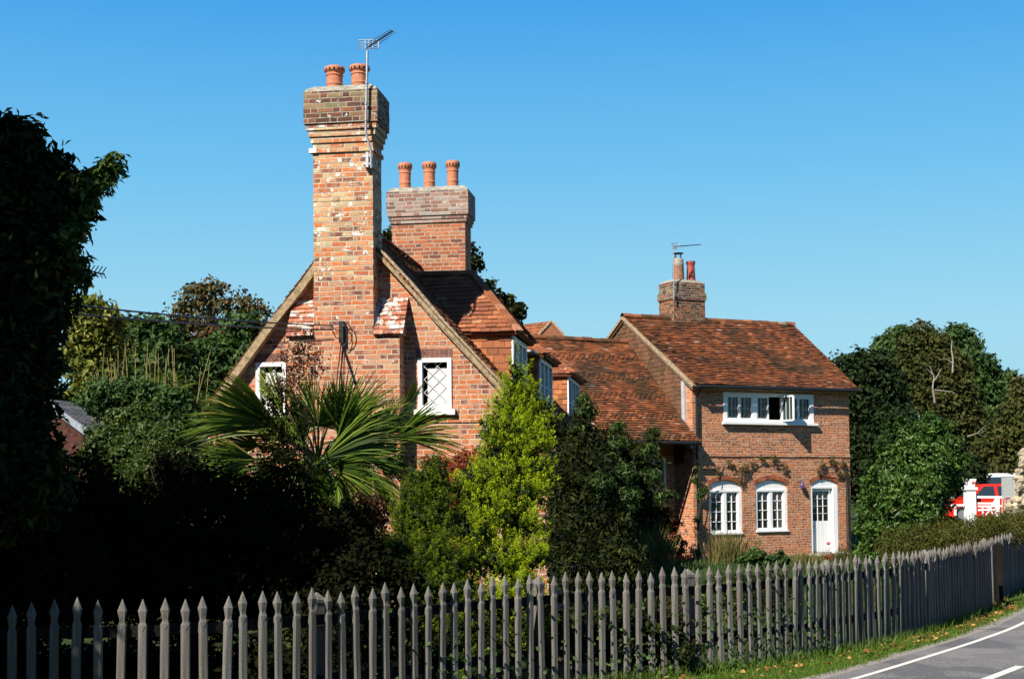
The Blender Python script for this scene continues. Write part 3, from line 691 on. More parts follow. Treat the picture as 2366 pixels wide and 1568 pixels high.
# tiled shoulders
def shoulder(x0, x1, name='tiled_shoulder'):
    m = MB(); zlo = zb; zhi = sz(688, 900, 0) ; 
    tiles(m, [(x0, PR-.05, zlo), (x1, PR-.05, zlo), (x1-.0, -.005, zhi), (x0+.0, -.005, zhi)], .095, .16, 0, sag=.004, slab=.03)
    m.build(name, TILE_W, ch1)
    m = MB(); m.hexa([(x0+.03, PR, zlo-.001), (x1-.03, PR, zlo-.001), (x1-.03, .0, zlo-.001), (x0+.03, .0, zlo-.001)], [(x0+.03, -.06, zhi-.09), (x1-.03, -.06, zhi-.09), (x1-.03, .0, zhi-.03), (x0+.03, .0, zhi-.03)])
    m.build('shoulder_core', B_GABLE, ch1)
shoulder(s1+.01, bx1+.07); shoulder(bx0-.04, s0_-.01)
m = MB(); z1 = sz(735, 870); 
m.face([(s1+.006, PR-.03, zb-.01), (s1+.06, PR-.06, zb), (s1+.07, PR+.10, zb+.26), (s1+.006, PR+.10, zb+.36)]); m.build('lead_flashing', LEADW, ch1); m = MB(); m.face([(s1+.006, PR+.1, zb+.3), (s1+.05, PR+.1, zb+.3), (s1+.05, -.02, zb+.6), (s1+.006, -.02, zb+.6)])
m.build('lead_flashing', LEADW, ch1); m = MB(); m.face([(s1+.005, -.02, sz(590)), (s1+.006, .12, sz(590)), (s1+.006, .12, sz(560)), (s1+.005, -.02, sz(563))])
m.build('lead_flashing', LEADW, ch1)

# chimney two, behind
y2 = 4.75
def hx(px, py, y=y2): return C.hit(px, py, y)[0]
def hz(py, px=990, y=y2): return C.hit(px, py, y)[1]
a0, a1 = hx(906, 580), hx(1075, 580); D2 = .62
m = MB(); m.box(a0, a1, y2, y2+D2, 3.5, hz(515)); ch2 = m.build('chimney', B_STACK2, cot)
m = MB()
for zz0, zz1, ov in ((515, 507, .03), (507, 499, .05), (499, 489, .075)): m.box(a0-ov, a1+ov, y2-ov, y2+D2+ov, hz(zz0), hz(zz1))
m.box(a0-.09, a1+.075, y2-.08, y2+D2+.08, hz(489), hz(442)); m.build('cap', B_CAP2, ch2)
m = MB(); zc2 = hz(442); m.taper(a0-.085, a1+.07, y2-.075, y2+D2+.075, zc2, zc2+.085, .075); m.build('flaunching', MORTAR, ch2)
for px, tp in ((936, 378), (992, 376), (1046, 373)):
    m = MB(); pot(m, (hx(px, 410, y2+.3), y2+.3, zc2+.06), hz(tp, px, y2+.3)-zc2-.06, .118, 0, 1); m.build('chimney_pot', [POT, DARKIN], ch2)

# dormers: hipped tiled roofs, hung cheeks, white windows in the face
def roofx(z): return XA+(ZR-z)/slopeR
def dormer(y0, y1, xf, zf, zlow, zr, cheek, hip=.75, label=None, panes=3):
    mm = MB(); yc = (y0+y1)/2; xb = roofx(zr); ov = .12
    # side slope facing the gable, the far slope and the hip
    zE = zf-.02; xE = xf+.14; xr = xf-hip
    A = (roofx(zE+.05), y0-ov, zE); B = (xE, y0-ov, zE)
    tiles(mm, [A, B, (xr, yc, zr), (xb-.25, yc, zr)], .1, .165, 0, sag=.012, smi=0)
    tiles(mm, [(xE, y1+ov, zE), (roofx(zE+.05), y1+ov, zE), (xb-.25, yc, zr), (xr, yc, zr)], .1, .165, 0, sag=.012)
    tiles(mm, [(xE, y0-ov, zE), (xE, y1+ov, zE), (xr, yc, zr)], .1, .165, 0, sag=.0)
    ridge(mm, (xr, yc, zr+.03), (xb-.2, yc, zr+.03), .1)
    # hip bonnets
    for yy in (y0-ov, y1+ov):
        p, q = Vector((xE, yy, zE+.02)), Vector((xr, yc, zr+.02)); n = 12
        for i in range(n):
            c_ = p.lerp(q, (i+.5)/n); d_ = (q-p).normalized(); mm.bar(c_-d_*.09, c_+d_*.07+Vector((0, 0, .01)), .15, .035, (0, 0, 1), 0)
    d_o = mm.build('dormer', [TILE_L], cot)
    if label: d_o['label'] = label
    m2 = MB(); xl = roofx(zE)-.05
    # cheek polygon: from the roof slope to the face
    P_ = [(roofx(zE)-.0, zE), (xf, zE), (xf, zlow), (roofx(zlow), zlow)]
    lo = [(roofx(zlow)-.001, y0, zlow), (xf, y0, zlow), (xf, y0, zE), (roofx(zE), y0, zE)] if roofx(zlow) < xf else [(xf-.001, y0, zlow), (xf, y0, zlow), (xf, y0, zE), (roofx(zE), y0, zE), (roofx(zE)+.02, y0, zE-.02)][:4]
    tiles(m2, lo, .115, .19, 0, th=.012, sag=.0, slab=.03)
    m2.build('cheek', cheek, d_o)
    m2 = MB(); m2.box(roofx(zE)-.3, xf-.02, y1-.05, y1, zlow, zE, 0); m2.build('cheek', cheek, d_o)
    # face: white window
    m3 = MB(); fw = .06
    m3.box(xf-.03, xf+.03, y0+.0, y0+.07, zlow, zE-.03); m3.box(xf-.03, xf+.03, y1-.07, y1, zlow, zE-.03)
    m3.box(xf-.03, xf+.03, y0, y1, zE-.12, zE-.03); m3.box(xf-.03, xf+.05, y0, y1, zlow, zlow+.07)
    for k in range(1, panes):
        yy = y0+(y1-y0)*k/panes; m3.box(xf-.025, xf+.025, yy-.035, yy+.035, zlow, zE-.1)
    for k in range(panes):
        ya = y0+(y1-y0)*k/panes; yb = y0+(y1-y0)*(k+1)/panes
        m3.box(xf-.01, xf+.012, ya, yb, (zlow+zE)/2-.01, (zlow+zE)/2+.01); m3.box(xf-.01, xf+.012, (ya+yb)/2-.01, (ya+yb)/2+.01, zlow, zE-.1)
    wd_ = m3.build('window', WHITE, d_o)
    m4 = MB(); m4.box(xf-.02, xf-.005, y0+.02, y1-.02, zlow+.02, zE-.05); m4.build('pane', GLASSB, wd_)
    return d_o
XF = 2.27
dormer(1.5, 3.15, XF, 4.42, 3.35, 5.52, TILE_O, .80, 'nearest and highest dormer, with a large orange hung-tile cheek')
dormer(5.0, 6.9, XF, 4.40, 3.3, 5.05, TILE_O, .75, 'middle dormer with its cheek in shade')
dormer(9.9, 12.4, XF, 4.45, 3.2, 5.1, TILE_O, .75, 'farthest dormer with a sunlit cheek')
# lead gutter scrap and valley between dormers
m = MB(); m.box(XF-.9, XF+.0, 4.2, 4.9, 4.36, 4.40); m.build('lead_valley', LEADW, cot)

# ================================================================== RIGHT HOUSE + MIDDLE RANGE
HO = at(1603, 1150, 38.5); HO.z = 0
H = Frame(HO, 28)
hou = empty('brick_house', 'two storey brick house with hipped tiled roof, white windows and white door', 'house', H.o, H.a)
hou['label'] = 'two storey red brick house with long tiled roof, strip window and white door'
def fH(x, z, d): return (x, d, z)
W = H.hit(1963, 1040)[0]; zeL = H.hit(1600, 887)[1]; zeR = H.hit(1963, 897)[1]
def hr(px0, px1, py0, py1):
    a = H.hit(px0, (py0+py1)/2); b = H.hit(px1, (py0+py1)/2); zt_ = H.hit((px0+px1)/2, py0)[1]; zb_ = H.hit((px0+px1)/2, py1)[1]
    return a[0], b[0], zb_, zt_
w1 = hr(1638.5, 1714.5, 1109, 1234); w2 = hr(1746, 1819.6, 1108, 1228); dr = hr(1874.5, 1936, 1106.5, 1291); up_ = hr(1671, 1879, 908, 976)
dr = (dr[0], dr[1], .06, dr[3])
RL = H.w2l(at(1440, 729, 41.4)); RR = H.w2l(at(1834, 750, 43.6)); DB = 6.0
m = MB()
holes = [arch(w1[0], w1[1], w1[2], w1[3]-.15, w1[3]), arch(w2[0], w2[1], w2[2], w2[3]-.15, w2[3]), arch(dr[0], dr[1], dr[2], dr[3]-.14, dr[3]), rect(up_[0], up_[1], up_[2], up_[3])]
wall(m, [(0, 0), (W, 0), (W, zeR), (0, zeL)], holes, fH, 0, .001, rev=.14)
# end walls
m.face([(W, 0, 0), (W, DB, 0), (W, DB, zeR), (W, RR.y, RR.z-.1), (W, 0, zeR)], 0, .5)
m.face([(0, DB, 0), (0, 0, 0), (0, 0, zeL), (0, RL.y, RL.z-.1), (0, DB, zeL)], 0, .5)
m.face([(W, DB, 0), (0, DB, 0), (0, DB, zeL), (W, DB, zeR)], 0, .5)
m.build('wall', B_HOUSE, hou)
# string course
m = MB(); zsc = H.hit(1780, 1052)[1]; n = 14
for i in range(n): m.box(.02+W*i/n, W*(i+1)/n, -.028+random.uniform(-.004, .004), .001, zsc-.03+random.uniform(-.006, .006), zsc+.035)
m.build('string_course', B_HOUSE, hou)
# brick arches
BVO = brick_mat('brick_voussoir', [(0, (.16, .06, .04)), (1, (.42, .14, .06))], (.2, .1, .06), mw=.0001)
for q in (w1, w2, dr):
    m = MB(); n = 17; xm = (q[0]+q[1])/2; hw = (q[1]-q[0])/2; zs = q[3]-.15
    for i in range(n):
        a, b = i/n, (i+.82)/n
        def P_(t_, r_): 
            x_ = q[0]-.02+(q[1]-q[0]+.04)*t_; z_ = zs+.15*math.sin(math.pi*min(1, max(0, t_)))**.8; nx = (t_-.5)*.7
            return (x_+nx*r_, 0, z_+r_)
        pts = [P_(a, .012), P_(b, .012), P_(b, .125), P_(a, .125)]
        fr = [(p[0], -.012-random.uniform(0, .006), p[2]) for p in pts]; bk = [(p[0], .002, p[2]) for p in pts]; r = random.random()
        m.face(fr, 0, r)
        for k in range(4): m.face([fr[(k+1) % 4], fr[k], bk[k], bk[(k+1) % 4]], 0, r)
    m.build('brick_arch', BVO, hou)
# roof
ov = .27; xl, xr_ = -.12, W+.12
def dn(z, y, yr, zr_): return z-ov*(zr_-z)/(yr-y)
eL = Vector((xl, -ov, zeL+.09-.12)); eR = Vector((xr_, -ov, zeR+.09-.12)); rL = Vector((RL.x, RL.y, RL.z)); rR = Vector((RR.x, RR.y, RR.z))
m = MB(); tiles(m, [eL, eR, rR, rL], .1, .165, 0, th=.032, sag=.025, slab=.07, smi=1)
bL = Vector((xl, RL.y*2+ov, eL.z)); bR = Vector((xr_, RR.y*2+ov, eR.z)); tiles(m, [bR, bL, rL, rR], .12, .165, 0, sag=.02, slab=.07)
ridge(m, rL+Vector((-.05, 0, .03)), rR+Vector((.0, 0, .03)), .12)
m.build('roof', [TILE, VERGE], hou)
# verge on the near gable
m = MB()
for p, q in ((eL+Vector((.0, 0, -.06)), rL+Vector((0, 0, -.07))), (bL+Vector((0, 0, -.06)), rL+Vector((0, 0, -.07)))):
    for i in range(6): m.bar(p.lerp(q, i/6), p.lerp(q, (i+1.03)/6)+Vector((0, 0, random.uniform(-.006, .006))), .07, .12, (1, 0, 0))
m.build('verge_board', VERGEP, hou)
# hung tiles on the near gable
gx = -.035; cy0 = .42
m = MB(); zf_ = zeL+(RL.z-zeL)*(cy0)/RL.y-.12
tiles(m, [(gx, RL.y*2-.3, 2.6), (gx, cy0, 2.6), (gx, cy0, zf_), (gx, RL.y, RL.z-.14), (gx, RL.y*2-.3, zeL+.1)][:5], .125, .17, 0, th=.014, sag=.004, slab=.03)
m.build('hung_tiles', TILE_H, hou)
m = MB(); m.box(-.06, .0, cy0-.13, cy0+.02, 3.2, zf_-.05); m.build('lead_flashing', LEADW, hou); m = MB(); m.box(-.075, -.005, .0, .18, 3.0, 3.5); m.bar((-.09, -.2, 3.05), (-.09, .35, 3.5), .1, .02, (1, 0, 0)); m.build('lead_flashing', LEADW, hou)

# windows of the house
def bars(m, x0, x1, z0, z1, y0, y1, fw):
    m.box(x0, x1, y0, y1, z0, z0+fw); m.box(x0, x1, y0, y1, z1-fw, z1); m.box(x0, x0+fw, y0, y1, z0+fw, z1-fw); m.box(x1-fw, x1, y0, y1, z0+fw, z1-fw)
def arched_window(q):
    x0, x1, z0, z1 = q; zs = z1-.15; m = MB(); yw = .05; zh = zs-.12
    # white arched head board, side frames, sill, mullion
    m.prism([(a, b) for a, b in arch(x0+.002, x1-.002, zh, zs, z1-.003)], fH, yw, yw+.06)
    m.box(x0+.002, x0+.07, yw-.03, yw+.05, z0, zh); m.box(x1-.10, x1-.002, yw-.03, yw+.05, z0, zh); xm = (x0+x1)/2
    m.box(xm-.05, xm+.05, yw-.02, yw+.05, z0, zh); m.box(x0+.07, x1-.1, yw-.035, yw+.05, z0, z0+.08); m.box(x0-.0, x1+.0, yw-.1, yw-.03, z0+.002, z0+.05)
    m.box(x0+.07, x1-.1, yw-.035, yw-.0, zh-.05, zh)
    fr = m.build('window', WHITE, hou)
    for a, b in ((x0+.07, xm-.05), (xm+.05, x1-.1)):
        m = MB(); bars(m, a, b, z0+.08, zh-.05, yw+.0, yw+.04, .035)
        m.box((a+b)/2-.01, (a+b)/2+.01, yw+.01, yw+.035, z0+.1, zh-.05)
        for k in (1, 2, 3): zz = z0+.08+(zh-.05-z0-.08)*k/4; m.box(a+.03, b-.03, yw+.012, yw+.033, zz-.01, zz+.01)
        m.build('casement', WHITE, fr)
    m = MB(); m.box(x0+.05, x1-.05, yw+.045, yw+.055, z0+.05, zh-.02); m.build('pane', GLASS, fr)
arched_window(w1); arched_window(w2)
# long upper window
x0, x1, z0, z1 = up_
def ux(px): return H.hit(px, 940)[0]
m = MB(); yw = .0; m.box(x0, x1, yw-.02, yw+.08, z1-.10, z1); m.box(x0, x1, yw-.02, yw+.08, z0, z0+.08)
for a, b in ((1671, 1679), (1739, 1748), (1806, 1812), (1872, 1879)): m.box(ux(a), ux(b), yw-.02, yw+.08, z0+.08, z1-.1)
fr = m.build('window', WHITE, hou)
m = MB(); m.box(x0-.07, x1+.08, -.12, -.02, z0-.065, z0+.005); m.build('sill', WHITE, fr)
for a, b in ((1679, 1708.5), (1708.5, 1739), (1748, 1776), (1812, 1844), (1844, 1872)):
    m = MB(); bars(m, ux(a), ux(b), z0+.08, z1-.1, yw-.005, yw+.05, .035)
    xa, xb = ux(a), ux(b)
    m.build('casement', WHITE, fr); m = MB()
    for k in (1, 2): xx = xa+(xb-xa)*k/3; m.box(xx-.005, xx+.005, yw+.03, yw+.045, z0+.1, z1-.12)
    for k in (1, 2): zz = z0+.1+(z1-z0-.2)*k/3; m.box(xa+.03, xb-.03, yw+.031, yw+.044, zz-.004, zz+.004)
    m.build('glazing_bars', LEADD, fr)
m = MB()
for a, b in ((1679, 1777), (1812, 1872)): m.box(ux(a), ux(b), yw+.05, yw+.06, z0+.06, z1-.08)
m.build('pane', GLASS, fr)
m = MB(); m.box(x0+.01, x1-.01, .5, .52, z0, z1); m.build('dark_room', DARKIN, fr)
# open casement swung out, and its pane
m = MB(); xh = ux(1806); Lc = ux(1806)-ux(1778)
bars_pts = [(0, z0+.06), (Lc, z0+.06), (Lc, z1-.09), (0, z1-.09)]
a = R(97)
def oc(u_, z): return Vector((xh-math.cos(R(180)-a)*u_*-1, -.03-math.sin(a)*u_, z))
for (p, q) in ((0, 1), (1, 2), (2, 3), (3, 0)):
    m.bar(oc(*bars_pts[p]), oc(*bars_pts[q]), .04, .045, (1, 0, 0))
for k in (1, 2): m.bar(oc(Lc*k/3, z0+.08), oc(Lc*k/3, z1-.1), .012, .012, (1, 0, 0))
oo = m.build('casement', WHITE, fr); oo['label'] = 'casement of the strip window standing open'
m = MB(); m.face([oc(.03, z0+.08), oc(Lc-.03, z0+.08), oc(Lc-.03, z1-.11), oc(.03, z1-.11)]); m.build('pane', GLASSB, fr)
# door
x0, x1, z0, z1 = dr; zs = z1-.14; m = MB(); yd = .10
m.prism(arch(x0+.002, x1-.002, zs-.07, zs, z1-.003), fH, .03, .10); m.box(x0+.002, x0+.05, -.0, .14, z0, zs-.07); m.box(x1-.16, x1-.002, .0, .14, z0, zs-.07); m.box(x0+.05, x1-.16, .015, .06, zs-.12, zs-.07)
dfr = m.build('door', WHITE, hou)
m = MB(); lx0, lx1 = x0+.05, x1-.16; zg = H.hit(1890, 1203)[1]; zgt = zs-.2
m.box(lx0, lx1, yd, yd+.04, z0+.01, zg); m.box(lx0, lx0+.09, yd, yd+.04, zg, zs-.12); m.box(lx1-.09, lx1, yd, yd+.04, zg, zs-.12); m.box(lx0+.09, lx1-.09, yd, yd+.04, zgt, zs-.12)
for k in range(1, 6): xx = lx0+(lx1-lx0)*k/6; m.box(xx-.004, xx+.004, yd-.004, yd, z0+.03, zg-.04)
gx0, gx1 = lx0+.09, lx1-.09
for k in (1, 2): xx = gx0+(gx1-gx0)*k/3; m.box(xx-.006, xx+.006, yd+.01, yd+.03, zg, zgt)
for k in (1, 2, 3): zz = zg+(zgt-zg)*k/4; m.box(gx0, gx1, yd+.011, yd+.029, zz-.006, zz+.006)
leaf = m.build('door_leaf', WHITE, dfr)
m = MB(); m.box(gx0, gx1, yd+.03, yd+.036, zg, zgt); m.build('pane', GLASS, dfr)
m = MB(); m.tube([(lx0+.05, yd, zg-.15), (lx0+.05, yd-.05, zg-.15), (lx0+.11, yd-.05, zg-.15)], .01, 6); m.build('handle', DARKM, dfr)
m = MB(); m.box(x0-.1, x1+.1, -.5, .1, 0, .06); m.build('doorstep', MORTAR, hou)
# gutter, downpipes
m = MB(); zg_ = eL.z-.03; m.tube([(-.05, -ov-.04, eL.z-.055), (W+.08, -ov-.04, eR.z-.055)], .05, 8); m.build('gutter', BLACKP, hou)
m = MB(); m.tube([(.12, -ov-.03, zg_-.05), (.09, -.07, zg_-.28), (.09, -.06, 0)], .035, 8); m.build('downpipe', BLACKP, hou)
m = MB(); xd = H.hit(1955, 1200)[0]; m.tube([(xd, -.05, H.hit(1955, 1085)[1]), (xd, -.05, 0)], .03, 8); m.build('downpipe', BLACKP, hou)
# chimney of the house, astride the ridge
cx = H.w2l(at(1558, 700, 41.6)); cyf = RL.y-.42
def qx(px, py=700): return H.hit(px, py, cyf)[0]
def qz(py): return H.hit(1590, py, cyf)[1]
c0, c1 = qx(1557), qx(1629); dd = .78
m = MB(); m.box(c0, c1, cyf, cyf+dd, 6.0, qz(692)); hch = m.build('chimney', B_HCH, hou)
m = MB(); m.box(c0-.035, c1+.035, cyf-.035, cyf+dd+.035, qz(692), qz(676)); m.box(c0, c1, cyf, cyf+dd, qz(676), qz(652)); m.build('cap', B_CAP, hch)
m = MB(); m.taper(c0+.01, c1-.01, cyf+.01, cyf+dd-.01, qz(652), qz(645), .1); m.build('flaunching', MORTAR, hch)
zp = qz(650); yp = cyf+dd*.5
def pot_at(px, top, r, prof, mats, name='chimney_pot'):
    x_ = H.hit(px, 620, yp)[0]; h_ = H.hit(px, top, yp)[1]-zp; m = MB(); m.lathe((x_, yp, zp), [(a*r, b*h_) for a, b in prof], 18, 0); return m, x_, h_, mats
m, x_, h_, _ = pot_at(1567, 598, .175, [(1.05, 0), (1.0, .3), (.93, .68), (.93, .7)], None)
m.lathe((x_, yp, zp), [(.93*.175, .70*h_), (.97*.175, .74*h_), (.97*.175, .82*h_), (.90*.175, .84*h_), (.90*.175, .94*h_), (.8*.175, 1*h_), (.5*.175, 1*h_)], 18, 1)
o = m.build('chimney_pot', [plain('old_pot_brown', (.30, .15, .09), .8, .2, 0, .4, 10), POTGREY], hch)
m = MB(); m.lathe((x_, yp, zp+h_), [(.02, .20), (.17, .17), (.17, .155), (.02, .155)], 14); [m.tube([(x_+.11*math.cos(t_), yp+.11*math.sin(t_), zp+h_-.02), (x_+.11*math.cos(t_), yp+.11*math.sin(t_), zp+h_+.17)], .012, 5) for t_ in (0, 1.57, 3.14, 4.71)]; m.build('cowl', DARKM, hch)
m, x_, h_, _ = pot_at(1596, 604, .135, [(1.05, 0), (.98, .35), (.86, .8), (.9, .84), (1.0, .9), (1.02, .96), (1, 1), (.8, 1), (.75, .6)], None); m.build('chimney_pot', POTRED, hch)
m, x_, h_, _ = pot_at(1573, 612, .15, [(1.05, 0), (.9, .8), (.95, 1), (.7, 1)], None); [0]

# ------------------------------------------------ middle range, its own building, abutting the house
mid = empty('cottage_range', 'low middle brick range with a steep brown tiled roof between cottage and house', 'cottage', H.o, H.a)
yE = -.10; EL_ = H.hit(1604, 1019, yE-.25); zmE = EL_[1]; MR = H.hit(1410, 789, RL.y-.15); zmR = MR[1]; yMR = RL.y-.15
zL = zmE; X0 = -9.5
m = MB(); xe = .03
tiles(m, [(X0, yE-.25, zmE), (xe, yE-.25, zmE), (-.05, .1, zmE+.45*1.0), (-.05, yMR, zmR), (X0, yMR, zmR+.02)][:5], .1, .165, 0, th=.032, sag=.03, slab=.07, smi=0, orn=(9, 3))
tiles(m, [(-.05, 2*yMR, zmE+.3), (X0, 2*yMR, zmE+.3), (X0, yMR, zmR), (-.05, yMR, zmR)], .14, .165, 0, sag=.02, slab=.07)
ridge(m, (X0, yMR, zmR+.04), (-.05, yMR, zmR+.04), .13)
m.build('roof', TILE, mid)
mw0, mw1 = H.hit(1490, 1095, .85), H.hit(1538, 1095, .85); mz0 = H.hit(1515, 1133, .85)[1]; mz1 = H.hit(1515, 1058, .85)[1]
m = MB(); wall(m, [(X0, 0), (-.001, 0), (-.001, zmE+.2), (X0, zmE+.2)], [rect(mw0[0], mw1[0], mz0, mz1)], lambda x, z, d: (x, d+.85, z), 0, .2, rev=.12); m.build('wall', B_HOUSE, mid)
m = MB(); bars(m, mw0[0], mw1[0], mz0, mz1, .83, .91, .07); fr = m.build('window', WHITE, mid)
m = MB(); m.box(mw0[0], mw1[0], .91, .92, mz0, mz1); m.build('pane', GLASSB, fr)
m = MB(); m.tube([(X0, yE-.30, zmE-.05), (-.02, yE-.30, zmE-.05)], .05, 8); m.build('gutter', BLACKP, mid)
# little rear gablet poking over the ridge
ga = H.w2l(at(1272, 742, 44.5)); gl_ = H.w2l(at(1238, 778, 44.5)); gr_ = H.w2l(at(1306, 780, 44.2))
ga2 = H.w2l(at(1190, 752, 46.5)); gl2 = gl_+(ga2-ga); gr2 = gr_+(ga2-ga)
m = MB(); 
tiles(m, [gl2, gl_, ga, ga2], .12, .165, 0, sag=0, slab=.05); tiles(m, [gr_, gr2, ga2, ga], .12, .165, 0, sag=0, slab=.05); m.face([gl_, gr_, ga], 0, .1)
gb = m.build('rear_gable', TILE_L, mid)
m = MB(); m.bar(gl_+Vector((0, -.05, 0)), ga+Vector((0, -.05, 0)), .05, .09, (0, 1, 0)); m.bar(ga+Vector((0, -.05, 0)), gr_+Vector((0, -.05, 0)), .05, .09, (0, 1, 0)); m.build('verge_board', VERGEP, gb)
m = MB(); m.bar(gl_+Vector((-.0, -.12, -.04)), gr_+Vector((.1, -.12, -.06)), .06, .10); m.build('lead_flashing', LEADW, gb)

#PLANTS
# ================================================================== foliage
def unit(n):
    v = rng.normal(0, 1, (n, 3)); return v/np.linalg.norm(v, axis=1)[:, None]
def blobset(bl):
    """[(px, py, Y, radius_px[, squash])] -> centres and radii in metres"""
    out = []
    for b in bl: c_ = at(b[0], b[1], b[2]); out.append((np.array(c_), b[3]/F*b[2], b[4] if len(b) > 4 else 1.0))
    return out
def clumps(B, n, cr, lp, shell=.55, up=.35, upbias=.0):
    """n leaf clumps of radius cr with lp leaves each over the blobs; returns points and facing directions"""
    wgt = np.array([b[1]**2 for b in B]); wgt /= wgt.sum(); k = rng.choice(len(B), n, p=wgt)
    C_ = np.array([b[0] for b in B])[k]; r = np.array([b[1] for b in B])[k]; sq = np.array([b[2] for b in B])[k]
    d = unit(n); rr = r*(shell+(1.03-shell)*rng.random(n)**.5)
    lump = 1+.13*np.sin(d[:, 0]*5+C_[:, 0]*3)+.1*np.sin(d[:, 2]*7+C_[:, 1])
    cc = C_+d*(rr*lump)[:, None]*np.stack([np.ones(n), np.ones(n), sq], 1)
    sz_ = cr*rng.uniform(.5, 1.4, n)
    q = unit(n*lp)*(rng.random(n*lp)**.5)[:, None]; q[:, 2] *= .75
    P = np.repeat(cc, lp, 0)+q*np.repeat(sz_, lp)[:, None]; P[:, 2] += upbias*np.repeat(sz_, lp)*q[:, 2]
    N = np.repeat(d, lp, 0)*.6+q*.5+np.array([0, 0, up])
    rn = np.clip(np.repeat(rng.random(n), lp)*.5+rng.random(n*lp)*.5, 0, 1)
    ok = P[:, 2] > .0
    return P[ok], N[ok], rn[ok]
def limbs(m, base, tops, r0, wob=.12, seg=6):
    base = Vector(base)
    for t_ in tops:
        t_ = Vector(t_); pts = []; L_ = (t_-base).length
        for i in range(seg+1):
            u_ = i/seg; p = base.lerp(t_, u_); p.z = base.z+(t_.z-base.z)*(u_**.85)
            if 0 < i < seg: p += Vector((random.gauss(0, 1), random.gauss(0, 1), random.gauss(0, .5)))*wob*L_*.12
            pts.append(p)
        m.tube(pts, [r0*(1-.85*i/seg) for i in range(seg+1)], 7)
def plant(name, label, cat, bl, n, cr, lp, leaf, mat, aspect=.55, base=None, trunk=.12, group=None, shell=.55, up=.35, bark=None, jitter=.8, nl=5, fold=.25, upbias=0, extra=None):
    B = blobset(bl); cen = np.mean([b[0] for b in B], 0); bz = base if base else (cen[0], cen[1], ground_z(cen[0], cen[1]))
    root = empty(name, label, cat, bz, 0, group); bz = Vector(bz)
    P, N, rn = clumps(B, n, cr, lp, shell, up, upbias); o = leaf_obj('foliage' if cat in ('shrub', 'hedge', 'creeper') else 'crown', P-np.array(bz), N, leaf, mat, root, aspect, jitter, rn, fold)
    m = MB(); tp = [Vector(b[0])-bz for b in (B if len(B) <= nl else [B[i] for i in rng.choice(len(B), nl, replace=False)])]
    if trunk > 0:
        zf = min(t_.z for t_ in tp)*.5; m.tube([(0, 0, -.05), (random.gauss(0, .03), random.gauss(0, .03), zf*.5), (0, 0, zf)], [trunk*1.15, trunk, trunk*.85], 9)
        limbs(m, (0, 0, zf*.9), tp, trunk*.7); 
        for b in tp: limbs(m, b*.6+Vector((0, 0, zf*.3)), [b+Vector(unit(1)[0])*B[0][1]*.8 for _ in range(3)], trunk*.25)
        m.build('trunk' if cat == 'tree' else 'stem', bark or BARK, root, True)
    return root

# ---- big dark tree at the left edge, in the shade of taller trees standing outside the picture
left_bl = [(20, 330, 13, 62), (-40, 420, 13, 120), (60, 450, 13, 80), (120, 500, 13, 70), (60, 620, 13, 110), (-20, 700, 13, 130), (80, 720, 12.8, 78), (45, 820, 12.8, 95),
           (-20, 930, 12.6, 130), (20, 960, 12.5, 85), (30, 1110, 12.3, 130), (90, 620, 12.9, 50), (155, 455, 13, 40), (120, 400, 13.1, 40), (45, 320, 13, 38), (75, 370, 13, 38)]
left_bl = [(p_[0], p_[1], p_[2]*.87, p_[3]) for p_ in left_bl]
plant('broadleaf_tree', 'big dark broadleaf tree filling the left edge, mostly in shade', 'tree', left_bl, 2300, .17, 16, .105, L_DARK, .42, base=(-4.7, 11.4, 0), trunk=.2, shell=.35, nl=9)  # crown leaves darkened, its shade put into the colour
B = blobset([(215, 425, 11.2, 33), (250, 395, 11.2, 26), (192, 470, 11.2, 30), (262, 372, 11.2, 14), (150, 540, 11.2, 32), (175, 520, 11.2, 22), (170, 600, 11.2, 24), (185, 640, 11.2, 18)])
rt = [o for o in bpy.data.objects if o.name == 'broadleaf_tree'][0]; bz = Vector((-4.7, 11.4, 0))
P, N, rn = clumps(B, 130, .09, 12, .4, .8); leaf_obj('branch_leaves', P-np.array(bz), N, .10, L_MAG, rt, .36, .7, np.clip(rn+.2, 0, 1))  # lighter leaf colour stands for sun on the branch tips
m = MB(); limbs(m, at(60, 520, 11.3)-bz, [at(215, 425, 11.2)-bz, at(262, 372, 11.2)-bz, at(170, 600, 11.2)-bz], .03); m.build('branch', BARK, rt)
m = MB(); p0 = at(150, 628, 11.05)-bz
for k in range(9):     # drooping fern-like tip
    q = at(165+k*9, 630-4*math.sin(k/2.5), 11.05)-bz
    for s_ in (-1, 1): m.bar(q, q+Vector((.03, 0, -.045*s_)), .008, .006)
m.tube([p0, at(200, 624, 11.05)-bz, at(242, 634, 11.05)-bz], .006, 5); m.build('twig', L_DARK, rt)
# the trees outside the frame that throw the shade
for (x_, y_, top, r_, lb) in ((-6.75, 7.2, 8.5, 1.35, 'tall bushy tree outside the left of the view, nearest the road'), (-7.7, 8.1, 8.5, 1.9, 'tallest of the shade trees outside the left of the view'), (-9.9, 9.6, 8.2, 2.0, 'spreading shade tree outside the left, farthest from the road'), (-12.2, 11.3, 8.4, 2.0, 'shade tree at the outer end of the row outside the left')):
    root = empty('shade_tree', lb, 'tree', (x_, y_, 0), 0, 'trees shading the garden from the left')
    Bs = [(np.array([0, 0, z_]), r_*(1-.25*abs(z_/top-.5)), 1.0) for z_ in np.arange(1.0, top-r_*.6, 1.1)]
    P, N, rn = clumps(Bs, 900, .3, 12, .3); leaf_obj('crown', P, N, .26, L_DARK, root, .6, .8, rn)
    m = MB(); m.tube([(0, 0, -.05), (.05, 0, top*.5), (0, 0, top*.85)], [.25, .18, .05], 9); m.build('trunk', BARK, root, True)

